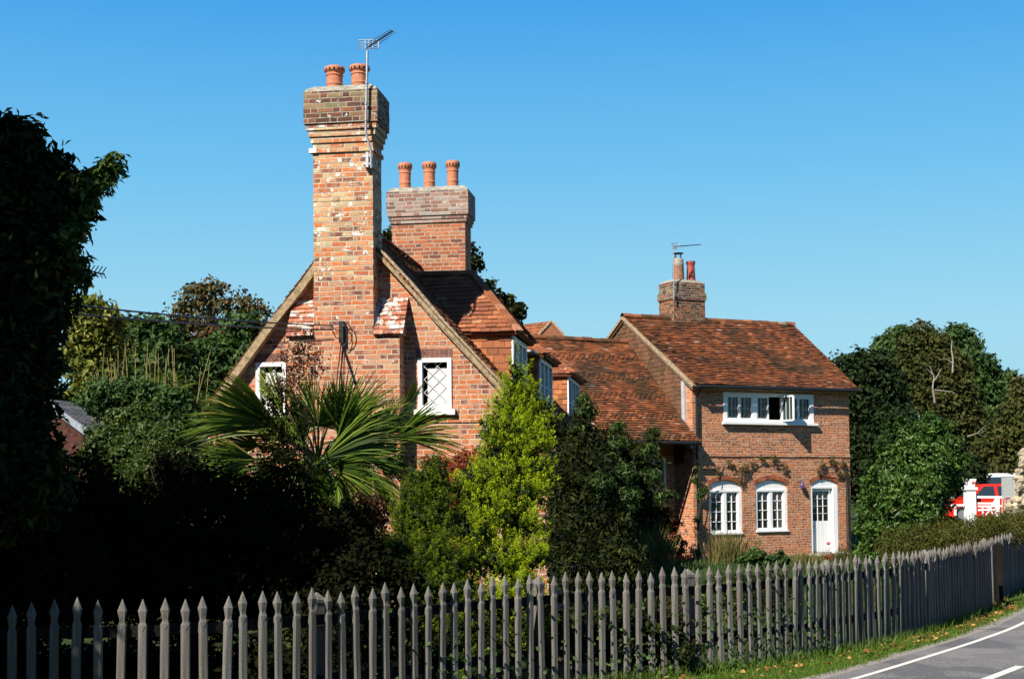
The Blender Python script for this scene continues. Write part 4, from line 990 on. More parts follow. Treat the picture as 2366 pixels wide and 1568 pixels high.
# ---- background trees on the left
plant('yellow_tree', 'yellow-leaved tree just right of the dark tree under the cables', 'tree', [(195, 715, 26, 28), (235, 745, 26, 34), (205, 775, 26, 40), (250, 810, 26, 30), (185, 830, 26, 40), (225, 880, 26, 45)], 520, .30, 14, .16, L_YEL, .5, trunk=.08, shell=.3, nl=6)
plant('dense_tree', 'deep green dense tree between the yellow tree and the open crowned tree', 'tree', [(300, 790, 33, 52), (350, 785, 33, 45), (390, 810, 33, 50), (280, 850, 33, 60), (340, 860, 33, 70), (400, 870, 33, 55), (330, 920, 33, 60), (270, 900, 33, 50)], 1500, .28, 12, .19, L_MID, .6, trunk=.15, shell=.5)
plant('open_tree', 'tall open-crowned tree with thinning bronze leaves behind the cottage gable', 'tree', [(490, 668, 48, 24, .7), (450, 690, 48, 30), (525, 690, 48, 28), (420, 725, 48, 26), (575, 705, 48, 24), (590, 735, 48, 28), (470, 730, 48, 34), (540, 745, 48, 22), (430, 770, 48, 32), (500, 790, 48, 40), (560, 790, 48, 36), (450, 820, 48, 40)], 520, .34, 9, .19, L_PNK, .6, trunk=.28, shell=.7, nl=12)
plant('evergreen_tree', 'dark evergreen filling the gap left of the gable roof', 'tree', [(560, 760, 36, 34), (520, 820, 36, 45), (470, 840, 36, 50), (430, 880, 36, 50), (560, 830, 36, 50), (490, 900, 36, 50), (440, 940, 36, 40)], 1100, .27, 12, .2, L_MID, .55, trunk=.15, shell=.55)
plant('reddish_bush', 'low russet bush at the foot of the open crowned tree', 'tree', [(500, 800, 40, 30), (540, 808, 40, 26), (460, 805, 40, 26)], 200, .25, 10, .18, L_RUS, .5, trunk=.05, shell=.4)
# bamboo canes
root = empty('bamboo_clump', 'clump of yellowish bamboo canes between the dark tree and the shed roof', 'plant', at(300, 1150, 22)*1.0); root.location.z = 0
bz = root.location.copy(); m = MB(); PP = []
for k in range(34):
    px = 225+k*7+random.uniform(-6, 6); b = at(px, 1100, 22+random.uniform(-1, 1)); b.z = 0.0; tz = at(px, random.uniform(790, 880), b.y).z; ln = random.gauss(0, .12); 
    pts = [Vector((b.x+ln*(u_**2)*2, b.y, tz*u_))-bz for u_ in (0, .3, .6, .85, 1)]; m.tube(pts, [.014, .013, .01, .007, .004], 5)
    for q in range(26):
        u_ = random.uniform(.3, 1.0); PP.append(Vector((b.x+ln*u_*u_*2+random.gauss(0, .12), b.y+random.gauss(0, .1), tz*u_))-bz)
m.build('cane', plain('bamboo_cane', (.26, .22, .08), .5), root)['kind'] = 'stuff'
leaf_obj('leaves', np.array(PP), np.tile([0, -.5, .5], (len(PP), 1)), .17, L_LIT, root, .16, .8)
plant('shrub', 'sunlit yellow-green shrub climbing over the middle of the slate roof', 'shrub', [(225, 1010, 19, 28), (275, 978, 19, 34), (300, 1000, 19, 45), (260, 1040, 19, 40), (330, 965, 19, 32), (350, 1020, 18.5, 45), (215, 1060, 18.5, 34), (300, 1060, 18.3, 45)], 1000, .12, 14, .065, L_LIT, .55, trunk=.03, shell=.4)
plant('shrub', 'mixed green shrub sloping down toward the foot of the gable', 'shrub', [(395, 1010, 17.5, 30), (370, 1060, 17.5, 45), (420, 1070, 17.3, 38), (330, 1100, 17, 45), (390, 1120, 17, 40), (440, 1110, 17, 36), (300, 1120, 17, 40)], 800, .11, 14, .06, L_LIT, .5, trunk=.03, shell=.4)
plant('shrub', 'green shrub in front of the bamboo canes below the yellow tree', 'shrub', [(230, 920, 21, 38), (290, 915, 21, 38), (350, 925, 21, 40), (400, 940, 20.5, 42), (430, 960, 20.5, 34)], 650, .14, 12, .09, L_MID, .5, trunk=.03, shell=.4)

# ---- fan palms
def fan(m, hub, tip, roll=0.0, nseg=34, spread=100, droop=.28, w0=.021, rjit=.06):
    hub = Vector(hub); tip = Vector(tip); d = tip-hub; L_ = d.length; d.normalize(); up = Vector((0, 0, 1)); sd = d.cross(up)
    if sd.length < .05: sd = Vector((1, 0, 0))
    sd.normalize(); sd = Matrix.Rotation(R(roll), 3, d) @ sd; nn = sd.cross(d).normalized()
    for i in range(nseg):
        a = R(-spread+2*spread*i/(nseg-1)+random.gauss(0, 1.2)); ln = L_*(.78+.22*math.cos(a))*random.uniform(1-rjit*2, 1+rjit)
        v = d*math.cos(a)+sd*math.sin(a)+nn*(.10*abs(math.sin(a))+random.gauss(0, .025)); v.normalize(); s_ = v.cross(nn).normalized(); r = random.random()
        prev = None; dr_ = droop*random.uniform(.5, 1.6)
        for k, (u_, wv) in enumerate(((.02, .15), (.25, .75), (.5, 1.0), (.75, .62), (.92, .28), (1.0, .03))):
            c_ = hub+v*ln*u_+Vector((0, 0, -dr_*ln*max(0, u_-.45)**2*1.6)); h = s_*w0*L_*1.35*wv*.5; f = nn*w0*L_*.35*wv
            cur = (c_-h+f, c_-f*.6, c_+h+f)
            if prev: m.face([prev[0], prev[1], cur[1], cur[0]], 0, r*(.75+.5*(i % 2)) if r < .6 else r); m.face([prev[1], prev[2], cur[2], cur[1]], 0, r)
            prev = cur
def palm(label, base, crown, fr, rnd_n, R0=.66, pet=.6, group=None, seed=1, low=0):
    random.seed(seed); root = empty('fan_palm', label, 'palm', base, 0, group); bz = Vector(base); cr_ = Vector(crown)
    m = MB(); k = 9; pts = [bz.lerp(cr_, i/k)-bz for i in range(k+1)]; m.tube(pts, [.11+.012*(i % 2) for i in range(k+1)], 12); m.build('trunk', plain('palm_trunk_fibre', (.12, .08, .045), .95, .1, 0, .5, 30, 1), root)
    ml = MB(); mp = MB()
    def one(hub, tip, roll, sp=100, ns=44, dr_=.22):
        fan(ml, Vector(hub)-bz, Vector(tip)-bz, roll, ns, sp, dr_); h = Vector(hub); mdl = cr_.lerp(h, .5)+Vector((0, 0, .06)); mp.tube([cr_-bz, mdl-bz, h-bz, h.lerp(Vector(tip), .12)-bz], [.014, .011, .009, .004], 6)
    for f_ in fr: one(at(*f_[0]), at(*f_[1]), f_[2], f_[3] if len(f_) > 3 else 100)
    for i in range(rnd_n):
        az = 2.4*i+random.uniform(-.3, .3); el = R(random.uniform(-20, 65)); v = Vector((math.cos(az)*math.cos(el), math.sin(az)*math.cos(el), math.sin(el)))
        h = cr_+v*pet*random.uniform(.7, 1.1); v2 = Vector((v.x, v.y, v.z-.45)).normalized(); one(h, h+v2*R0*random.uniform(.8, 1.1), random.uniform(-40, 40), 95, 40)
    for i in range(low):      # old hanging fronds
        az = 2.4*i; v = Vector((math.cos(az), math.sin(az), -.35)); h = cr_+v*pet*.75*random.uniform(.7, 1.2)-Vector((0, 0, random.uniform(.1, .45))); v2 = Vector((v.x*.5, v.y*.5, -1)).normalized(); one(h, h+v2*R0*random.uniform(.7, 1.0), random.uniform(-50, 50), 80, 26, .1)
    ml.build('fronds', L_PALM, root); mp.build('petioles', plain('palm_petiole', (.10, .16, .04), .5), root); return root
PY = 16.0
crn = at(735, 1075, PY)
palm('large fan palm in front of the brick gable', (crn.x, PY, 0), crn, [
    ((640, 985, 15.2), (432, 910, 14.6), 50, 32), ((655, 960, 15.4), (592, 832, 15.4), 30, 40), ((620, 1000, 15.3), (452, 935, 15.2), 62, 30), ((735, 985, 15.4), (745, 850, 15.2), 10, 95), ((790, 1000, 15.5), (918, 852, 15.5), -35, 75),
    ((770, 1040, 15.0), (945, 930, 14.8), -45, 40), ((745, 1060, 14.9), (925, 990, 14.8), -60, 30), ((700, 985, 15.5), (640, 850, 15.6), 30, 85), ((915, 1010, 15.4), (1068, 983, 15.1), -50, 35), ((930, 960, 16.4), (985, 870, 16.6), -40, 50), ((590, 1060, 15.4), (450, 1070, 15.2), 60, 40),
    ((570, 1085, 15.9), (455, 1110, 16.2), 50, 60), ((860, 1090, 15.5), (905, 1210, 15.2), -20, 70), ((790, 1100, 15.3), (800, 1230, 15.1), 15, 80), ((880, 1060, 16.2), (960, 1130, 16.2), -40, 60), ((620, 1100, 15.5), (560, 1200, 15.3), 20, 70),
    ((720, 960, 15.7), (690, 850, 15.8), 60, 50), ((660, 1020, 15.3), (560, 930, 15.2), 45, 50), ((700, 1030, 15.2), (640, 930, 15.1), 20, 60), ((820, 1050, 15.1), (900, 960, 15.0), -40, 50), ((830, 1010, 15.5), (870, 900, 15.6), -10, 50), ((650, 1080, 15.1), (540, 1130, 15.0), 50, 50), ((780, 1120, 15.0), (740, 1230, 14.9), 0, 70), ((720, 1120, 15.0), (800, 1210, 14.9), -20, 70), ((870, 1130, 15.3), (935, 1190, 15.2), -30, 60), ((760, 975, 15.6), (800, 855, 15.6), -20, 60), ((780, 1010, 15.3), (880, 880, 15.2), -60, 45), ((850, 1060, 15.4), (960, 1050, 15.2), -60, 40), ((690, 1060, 15.0), (700, 1190, 14.9), 0, 60), ((840, 1120, 15.6), (860, 1240, 15.6), 10, 60), ((760, 1080, 15.1), (880, 1120, 14.9), -50, 45), ((600, 1030, 15.5), (480, 1010, 15.4), 55, 40), ((880, 1000, 15.9), (960, 920, 16), -60, 45)], 22, .50, .62, seed=5, low=30)
c2 = at(385, 930, 23); palm('small fan palm half hidden behind the shrubs left of the gable', (c2.x, 23, 0), c2, [((388, 915, 23), (360, 880, 23), 30), ((395, 915, 23), (415, 882, 23), -20)], 9, .42, .32, seed=9)
c3 = at(455, 965, 21); palm('low fan palm below the left eaves of the cottage', (c3.x, 21, 0), c3, [], 9, .35, .25, seed=12)
random.seed(11)
# twiggy russet shrub in front of the palm
tb = [(700, 800, 14.8, 36), (672, 835, 14.8, 36), (725, 840, 14.8, 34), (690, 880, 14.8, 40), (650, 900, 14.7, 34)]
tw = plant('twiggy_shrub', 'thin dark russet shrub standing up in front of the fan palm', 'shrub', tb, 210, .08, 8, .032, L_RUS, .6, base=(-2.05, 14.6, 0), trunk=.014, shell=.1, nl=5, bark=BARKD)
B = blobset([(650, 940, 14.7, 46), (640, 990, 14.6, 50), (655, 1040, 14.6, 50), (650, 1090, 14.4, 58), (680, 1140, 14.3, 60), (620, 1160, 14.2, 60), (600, 1010, 14.6, 30)])
P, N, rn = clumps(B, 330, .09, 10, .2); leaf_obj('dark_foliage', P-np.array(tw.location), N, .045, L_BLK, tw, .6, .8, rn)  # lower leaves near-black, their shade carried by the colour

# ---- dark shaded shrubs behind the left half of the fence
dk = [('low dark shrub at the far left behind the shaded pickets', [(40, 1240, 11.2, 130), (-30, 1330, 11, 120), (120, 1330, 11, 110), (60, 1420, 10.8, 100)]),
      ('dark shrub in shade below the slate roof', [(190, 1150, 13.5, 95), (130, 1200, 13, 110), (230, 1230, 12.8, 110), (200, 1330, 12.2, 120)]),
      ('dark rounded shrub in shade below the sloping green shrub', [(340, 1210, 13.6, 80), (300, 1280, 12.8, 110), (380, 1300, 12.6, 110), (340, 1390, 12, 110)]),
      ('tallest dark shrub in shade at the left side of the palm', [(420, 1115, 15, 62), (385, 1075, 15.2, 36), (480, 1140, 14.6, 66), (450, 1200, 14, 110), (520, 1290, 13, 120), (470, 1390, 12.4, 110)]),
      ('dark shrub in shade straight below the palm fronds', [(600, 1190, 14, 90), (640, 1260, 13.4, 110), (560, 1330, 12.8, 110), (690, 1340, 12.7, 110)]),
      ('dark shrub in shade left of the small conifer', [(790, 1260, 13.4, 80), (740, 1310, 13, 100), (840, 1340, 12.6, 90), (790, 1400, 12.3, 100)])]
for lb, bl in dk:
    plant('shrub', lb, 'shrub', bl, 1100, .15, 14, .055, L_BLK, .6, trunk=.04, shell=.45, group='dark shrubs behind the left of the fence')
plant('shrub', 'rusty leaved shrub at the gable foot beside the small conifer', 'shrub', [(830, 1200, 14.8, 50), (800, 1240, 14.5, 50), (860, 1260, 14.3, 50), (870, 1180, 15, 35), (740, 1190, 14.9, 40)], 420, .10, 12, .045, L_RUS, .6, trunk=.02, shell=.4)

# ---- conifers
def plumes(B, n, ln, sz_, lp=26):
    wgt = np.array([b[1]**2 for b in B]); wgt /= wgt.sum(); k = rng.choice(len(B), n, p=wgt); C_ = np.array([b[0] for b in B])[k]; r = np.array([b[1] for b in B])[k]; sq = np.array([b[2] for b in B])[k]
    d = unit(n); st = C_+d*(r*rng.uniform(.45, .95, n))[:, None]*np.stack([np.ones(n), np.ones(n), sq], 1); dirv = d*.75+np.array([0, 0, .9])+rng.normal(0, .2, (n, 3)); dirv /= np.linalg.norm(dirv, axis=1)[:, None]
    L_ = ln*rng.uniform(.5, 1.35, n); t_ = rng.random(n*lp); w_ = np.sin(np.pi*np.clip(t_*.85+.12, 0, 1))
    P = np.repeat(st, lp, 0)+np.repeat(dirv*L_[:, None], lp, 0)*t_[:, None]+unit(n*lp)*(np.repeat(L_, lp)*.22*w_)[:, None]
    N = np.repeat(d, lp, 0)*.5+rng.normal(0, .5, (n*lp, 3)); rn = np.clip(t_*.55+np.repeat(rng.random(n), lp)*.3+rng.random(n*lp)*.2, 0, 1); ok = P[:, 2] > .02
    return P[ok], N[ok], rn[ok]
def conifer(label, bl, n, ln, mat, base, lp=30, leaf=.022, fill=None, group=None):
    B = blobset(bl); root = empty('conifer', label, 'conifer', base, 0, group); bz = np.array(base)
    P, N, rn = plumes(B, n, ln, 1, lp); leaf_obj('foliage', P-bz, N, leaf, mat, root, .22, .5, rn)
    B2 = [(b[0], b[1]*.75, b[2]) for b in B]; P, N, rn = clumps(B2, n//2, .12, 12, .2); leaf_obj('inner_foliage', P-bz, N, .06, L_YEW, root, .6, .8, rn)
    m = MB(); tops = [Vector(b[0]-bz) for b in B]; top = max(tops, key=lambda q: q.z); m.tube([(0, 0, -.05), (top.x*.5, top.y*.5, top.z*.5), top], [.07, .05, .015], 8)
    for t_ in tops: limbs(m, (t_.x*.3, t_.y*.3, t_.z*.7), [t_], .02)
    m.build('trunk', BARK, root); return root
cb = at(1165, 1300, 13.9); CYL = [(1188, 860, 13.9, 16, 1.6), (1190, 895, 13.9, 27, 1.3), (1215, 925, 13.9, 26), (1180, 940, 13.9, 34), (1215, 965, 13.9, 40), (1250, 955, 14, 22), (1140, 985, 13.7, 26), (1180, 1000, 13.8, 45), (1225, 1020, 13.8, 42), (1150, 1035, 13.7, 32), (1195, 1070, 13.8, 52), (1245, 1090, 13.8, 30),
      (1160, 1110, 13.7, 45), (1215, 1140, 13.7, 42), (1100, 1120, 13.5, 40), (1130, 1170, 13.5, 48), (1075, 1150, 13.5, 32), (1190, 1200, 13.6, 45), (1100, 1230, 13.4, 45), (1225, 1220, 13.6, 32), (1215, 1285, 13.5, 36), (1250, 1290, 13.5, 24), (1160, 1290, 13.4, 45), (1210, 1350, 13.4, 40), (1230, 1420, 13.3, 50), (1150, 1400, 13.2, 50), (1085, 1290, 13.3, 40), (1075, 1360, 13.2, 40), (1090, 1430, 13.1, 45), (1170, 1500, 13.2, 50), (1250, 1500, 13.3, 45)]
conifer('tall golden yellow conifer in front of the nearest dormer', CYL, 1850, .16, L_CON, (cb.x, 13.9, 0), 95)
cb = at(990, 1300, 13.2)
conifer('smaller green and yellow conifer between the gable foot and the golden conifer', [(1000, 1085, 13.4, 22, 1.4), (985, 1120, 13.4, 34), (1020, 1130, 13.4, 24), (960, 1155, 13.3, 34), (1005, 1175, 13.3, 40), (950, 1210, 13.2, 44), (1010, 1235, 13.2, 42), (1050, 1200, 13.3, 26), (930, 1270, 13.1, 46), (990, 1290, 13, 46), (1040, 1300, 13, 32), (920, 1340, 13, 45), (980, 1350, 12.9, 50), (1040, 1370, 12.9, 36), (960, 1430, 12.8, 60), (1040, 1460, 12.8, 45), (1080, 1540, 12.8, 50)], 1300, .14, L_CON2, (cb.x, 13.2, 0), 85)

# ---- shrubs right of the golden conifer
db = [(1270, 985, 20, 36), (1300, 1030, 20, 48), (1350, 1010, 20, 38), (1345, 950, 20, 22), (1330, 1080, 19.5, 60), (1290, 1130, 19, 60), (1340, 1180, 19, 70), (1300, 1240, 18.5, 70), (1340, 1310, 18, 80), (1400, 1150, 20, 50), (1400, 1240, 19, 60), (1440, 1310, 18.5, 60), (1385, 1060, 20, 36)]
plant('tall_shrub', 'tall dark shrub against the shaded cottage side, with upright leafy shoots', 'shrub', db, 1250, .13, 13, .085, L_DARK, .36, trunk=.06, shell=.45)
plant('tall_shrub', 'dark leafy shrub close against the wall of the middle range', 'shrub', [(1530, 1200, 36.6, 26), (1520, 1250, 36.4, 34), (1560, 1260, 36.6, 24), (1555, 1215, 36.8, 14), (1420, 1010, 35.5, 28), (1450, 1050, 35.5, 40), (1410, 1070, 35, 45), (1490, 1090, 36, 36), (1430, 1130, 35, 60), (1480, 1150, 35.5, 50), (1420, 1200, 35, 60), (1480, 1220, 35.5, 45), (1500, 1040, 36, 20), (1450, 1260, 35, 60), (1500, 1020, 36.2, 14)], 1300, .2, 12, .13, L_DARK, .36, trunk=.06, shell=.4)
tips = [(1348, 920, 20, 14), (1355, 955, 20, 20), (1345, 990, 20, 18), (1430, 985, 20, 12), (1420, 1020, 20, 20), (1408, 1055, 20, 18), (1508, 1000, 20.3, 12), (1498, 1040, 20.3, 18), (1505, 1095, 20.3, 20), (1530, 1150, 20.3, 16), (1545, 1145, 20.3, 10), (1440, 1090, 19.8, 26), (1380, 1120, 19, 30), (1450, 1150, 19.3, 30)]
B = blobset(tips); ts = [o for o in bpy.data.objects if o.name == 'tall_shrub'][0]; P, N, rn = clumps(B, 420, .09, 11, .2, .6); leaf_obj('shoot_leaves', P-np.array(ts.location), N, .085, L_MAG, ts, .26, .7, rn)

# red creeper on the gable
def local_plant(fr, parent_none, name, label, cat, pts, n, cr, lp, leaf, mat, ydepth=-.08, aspect=.7, stem=None):
    """pts: (px,py,radius m) on the wall plane of a building frame"""
    B = []
    for px, py, r_ in pts:
        x_, z_ = fr.hit(px, py, ydepth); B.append((np.array(fr.l2w((x_, ydepth, z_))), r_, 1.0))
    base = B[0][0].copy(); base[2] = 0
    root = empty(name, label, cat, tuple(base)); P, N, rn = clumps(B, n, cr, lp, .1)
    nl_ = np.array(fr.m @ Vector((0, -1, 0))); loc = P-np.array(fr.l2w((0, ydepth, 0))); dep = loc @ nl_; P = P-np.outer(dep*.75, nl_)
    leaf_obj('foliage', P-base, N+nl_, leaf, mat, root, aspect, .7, rn)
    m = MB()
    for i in range(len(B)-1): m.tube([Vector(B[i][0]-base), Vector((B[i][0]+B[i+1][0])/2-base)+Vector((random.gauss(0, .05), 0, random.gauss(0, .05))), Vector(B[i+1][0]-base)], [.012, .010, .008], 5)
    m.tube([(0, 0, 0), Vector(B[0][0]-base)], .016, 5); m.build('stem', BARK, root); return root
local_plant(C, None, 'creeper', 'red-leaved creeper on the lower gable wall between the two conifers', 'creeper', [(1060, 1250, .25), (1050, 1180, .22), (1040, 1120, .22), (1030, 1080, .18), (1070, 1065, .18), (1100, 1058, .12), (990, 1070, .12)], 300, .09, 12, .05, L_RED)
local_plant(C, None, 'creeper', 'sparse green creeper above the red one on the gable corner', 'creeper', [(1130, 1080, .15), (1110, 1050, .15), (1095, 1075, .12), (1120, 1000, .10), (1075, 1100, .14)], 70, .08, 10, .055, L_MID)
local_plant(H, None, 'creeper', 'thin brownish creeper trailing above the left arched window', 'creeper', [(1640, 1200, .06), (1635, 1130, .10), (1660, 1085, .12), (1690, 1072, .16), (1720, 1085, .20), (1712, 1108, .14), (1740, 1070, .12), (1760, 1060, .12), (1790, 1062, .14), (1815, 1080, .12)], 130, .08, 9, .045, L_PNK)
local_plant(H, None, 'creeper', 'brown creeper over the door and the right corner of the house', 'creeper', [(1958, 1150, .05), (1955, 1095, .10), (1950, 1070, .14), (1925, 1065, .14), (1900, 1075, .12), (1890, 1090, .08), (1940, 1095, .12)], 110, .08, 9, .045, L_PNK)
local_plant(H, None, 'climber', 'green climber at the foot of the black corner downpipe', 'creeper', [(1612, 1280, .10), (1612, 1200, .10), (1618, 1140, .14), (1608, 1110, .12), (1630, 1130, .10), (1610, 1080, .08)], 120, .08, 10, .055, L_LIT, -.15)

# ---- garden plants in front of the house
def gplant(name, label, px, Y, h, r_, mat, n, leaf, aspect=.5, cat='plant', blades_=False):
    p = at(px, 1290, Y); b = np.array([p.x, Y, ground_z(p.x, Y)]); root = empty(name, label, cat, tuple(b))
    if blades_:
        P = np.c_[rng.normal(0, r_*.45, (n, 2)), np.zeros(n)]; blades('stalks', P, h, .014, mat, None, None, .6, None, root)
    else:
        P, N, rn = clumps([(np.array([0, 0, h*.55]), h*.5, 1.0), (np.array([r_*.5, 0, h*.4]), h*.4, 1.0), (np.array([-r_*.5, 0, h*.4]), h*.4, 1.0)], n, .09, 10, .3); leaf_obj('leaves', P, N, leaf, mat, root, aspect, .8, rn)
        m = MB(); limbs(m, (0, 0, 0), [(random.gauss(0, r_*.4), random.gauss(0, r_*.3), h*.8) for _ in range(6)], .008); m.build('stems', BARK, root)
    return root
gplant('weeds', 'tall dry weeds at the dark foot of the middle range', 1500, 34, .85, .55, L_WEED, 700, .05, blades_=True)
gplant('weeds', 'dry feathery plants under the left arched window', 1680, 36, .75, .45, L_WEED, 600, .05, blades_=True)
gplant('bush', 'airy straw-coloured bush between the two arched windows', 1735, 36.3, .65, .35, L_WEED, 90, .05)
gplant('bush', 'low bright green leafy plant under the right arched window', 1745, 34, .42, .4, L_MID, 130, .10, .8)
gplant('bush', 'small bright green leafy plant right of the arched windows', 1800, 34, .38, .25, L_MID, 80, .10, .8)
gplant('weeds', 'pale low plants left of the white door', 1858, 35, .3, .5, L_WEED, 400, .05, blades_=True)
gplant('bush', 'brownish low bush at the right corner of the house', 1958, 35, .5, .3, L_HTH, 90, .05)
r_ = gplant('flower_plant', 'dark stemmed plant with a pink flower head before the white door', 1915, 35.5, .35, .12, L_RED, 30, .05)
m = MB(); m.lathe((0, 0, .5), [(.02, -.03), (.05, 0), (.05, .03), (.02, .05)], 10); m.build('flower', PINK, r_)
gplant('bush', 'yellow-green plant seen between pickets near the middle post', 1640, 17, .7, .5, L_LIT, 110, .06)
gplant('bush', 'leafy plant behind the pickets right of the golden conifer', 1390, 14.6, .75, .5, L_MID, 120, .07)
gplant('bush', 'brown-stemmed plant behind the pickets left of the middle post', 1500, 15.5, .8, .5, L_RUS, 100, .06)
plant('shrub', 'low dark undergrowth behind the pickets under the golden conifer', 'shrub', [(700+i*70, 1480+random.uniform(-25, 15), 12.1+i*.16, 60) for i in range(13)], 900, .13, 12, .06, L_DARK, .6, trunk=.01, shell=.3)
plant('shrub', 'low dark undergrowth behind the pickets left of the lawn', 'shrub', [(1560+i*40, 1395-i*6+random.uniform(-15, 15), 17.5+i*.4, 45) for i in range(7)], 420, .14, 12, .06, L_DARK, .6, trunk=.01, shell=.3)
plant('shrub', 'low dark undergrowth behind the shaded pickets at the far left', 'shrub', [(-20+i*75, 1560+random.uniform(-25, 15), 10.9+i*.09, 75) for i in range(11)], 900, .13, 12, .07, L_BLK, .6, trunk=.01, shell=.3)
k_ = 16000; P = np.c_[rng.uniform(1.2, 12, k_), rng.uniform(15, 37, k_), np.zeros(k_)]; P = P[P[:, 1] > np.interp(P[:, 0], fp[:, 0], fp[:, 1])+.3]
blades('lawn_grass', P, .12, .022, L_MID, 'rough garden grass between the fence and the house', 'grass')
# ivy and bramble on the fence
P = []
for i in range(900):
    d = random.choice([s_at(-.3), s_at(1.2), s_at(2.2), s_at(3.0)])+random.gauss(0, .45); p = along(FP, sF, max(0, d)); P.append((p.x+random.gauss(0, .03), p.y-.03+random.gauss(0, .05), abs(random.gauss(0, .32))))
tag(leaf_obj('ivy', np.array(P), np.tile([.3, -1, .3], (len(P), 1)), .05, L_MID, None, .8, .5), 'thin ivy and bramble leaves climbing through the pickets', 'ivy', kind='stuff')

# ---- laurel and olive hedge on the right
plant('laurel', 'large glossy green laurel bush right of the brick house', 'shrub', [(2150, 1000, 31, 42), (2110, 1020, 31, 42), (2180, 1035, 31, 38), (2075, 1055, 31, 45), (2130, 1080, 30.5, 70), (2185, 1090, 31, 42), (2045, 1120, 30.5, 52), (2105, 1150, 30, 70), (2150, 1150, 30.5, 48), (2035, 1190, 30, 52), (2095, 1220, 29.8, 65), (2140, 1220, 30, 40), (2040, 1250, 29.8, 55), (2100, 1290, 29.5, 60), (2020, 1230, 30, 42), (2215, 1060, 31.3, 20)],
      2400, .15, 13, .12, L_LAU, .42, trunk=.1, shell=.55, up=.5)
B = blobset([(2000+i*13, 1045-60*math.sin(i/16*3.14)+random.uniform(-18, 10), 30.8, 9, 2.2) for i in range(3, 19)]); lo_ = [o for o in bpy.data.objects if o.name == 'laurel'][0]
P, N, rn = clumps(B, 120, .06, 9, .1, .6); leaf_obj('shoots', P-np.array(lo_.location), N, .12, L_LAU, lo_, .3, .6, rn)
hb = [(2060+i*24, 1268-i*4.5+random.uniform(-8, 8), 27.5-i*.25, 42) for i in range(15)]+[(2130+i*24, 1238-i*2.0+random.uniform(-6, 6), 30-i*.2, 36) for i in range(12)]
plant('hedge', 'loose olive brown hedge behind the far end of the picket fence', 'hedge', hb, 3000, .13, 12, .05, L_HTH, .35, trunk=.03, shell=.4, up=.6)

# ---- right background trees
plant('yew_tree', 'dark yew with a flat spreading top just right of the house roof', 'tree', [(1950, 840, 62, 22), (1985, 835, 62, 28), (2020, 850, 62, 38), (1975, 880, 62, 48), (2030, 900, 62, 55), (1985, 950, 62, 60), (2040, 970, 62, 60), (1990, 1030, 62, 60), (2050, 1060, 62, 60), (1975, 1100, 62, 55)], 2200, .38, 11, .27, L_YEW, .45, trunk=.35, shell=.55)
plant('pine_tree', 'tall dark green tree with a rounded stepped crown at the back', 'tree', [(2075, 780, 85, 24), (2045, 805, 85, 28), (2100, 790, 85, 30), (2070, 830, 85, 42), (2120, 830, 85, 40), (2210, 775, 85, 22), (2240, 790, 85, 24), (2235, 825, 85, 38), (2270, 850, 85, 32), (2255, 890, 85, 42), (2290, 900, 85, 34), (2325, 880, 85, 24), (2300, 950, 85, 45), (2330, 930, 85, 26), (2180, 850, 85, 50), (2270, 990, 85, 50)], 2600, .42, 11, .32, L_MID, .5, trunk=.4, shell=.6)
br = plant('bronze_tree', 'bronze-green tree with bare pale dead limbs in front of the dark trees', 'tree', [(2130, 770, 68, 26), (2110, 800, 68, 32), (2150, 800, 68, 36), (2175, 840, 68, 44), (2120, 850, 68, 44), (2210, 850, 68, 30), (2160, 900, 68, 52), (2215, 910, 68, 42), (2110, 920, 68, 42), (2180, 960, 68, 50), (2240, 970, 68, 36), (2200, 1020, 68, 50), (2250, 1030, 68, 38), (2150, 1040, 68, 50)], 1900, .40, 11, .26, L_BRN, .5, trunk=.35, shell=.6, bark=BARKP)
m = MB(); bz = br.location
def dead(pts, r_): m = MB(); m.tube([at(*p)-bz for p in pts], [r_*(1-.7*i/(len(pts)-1)) for i in range(len(pts))], 6); m.build('dead_limb', BARKP, br)
dead([(2201, 860, 64.5), (2202, 830, 64.4), (2198, 805, 64.4), (2200, 785, 64.4)], .045); dead([(2160, 930, 64.8), (2155, 895, 64.6), (2158, 870, 64.5), (2148, 845, 64.4)], .05); dead([(2158, 880, 64.5), (2168, 865, 64.5), (2176, 850, 64.5)], .025); dead([(2155, 865, 64.5), (2140, 850, 64.5)], .02)
dead([(2200, 838, 64.4), (2185, 828, 64.4), (2170, 832, 64.4)], .02); dead([(2160, 900, 64.6), (2200, 905, 64.4), (2212, 912, 64.4)], .02); dead([(2235, 1008, 64), (2258, 1000, 64), (2275, 985, 64)], .025); dead([(2258, 1000, 64), (2270, 1008, 64)], .015)
plant('dark_tree', 'olive green tree at the right edge above the parked cars', 'tree', [(2366, 905, 60, 30), (2390, 930, 60, 45), (2350, 960, 60, 38), (2400, 1000, 60, 60), (2330, 1010, 60, 44), (2370, 1040, 60, 55), (2300, 1050, 61, 40), (2340, 1080, 60, 40), (2290, 1080, 62, 36), (2250, 1090, 63, 40)], 1700, .36, 11, .25, L_BRN, .5, trunk=.3, shell=.55)
plant('yew_tree', 'dark mass of yew behind the laurel bush', 'tree', [(2080, 1000, 55, 60), (2120, 1060, 55, 60), (2180, 1090, 56, 50), (2060, 1100, 55, 50), (2230, 1100, 58, 40)], 900, .36, 11, .27, L_YEW, .5, trunk=.3, shell=.5)
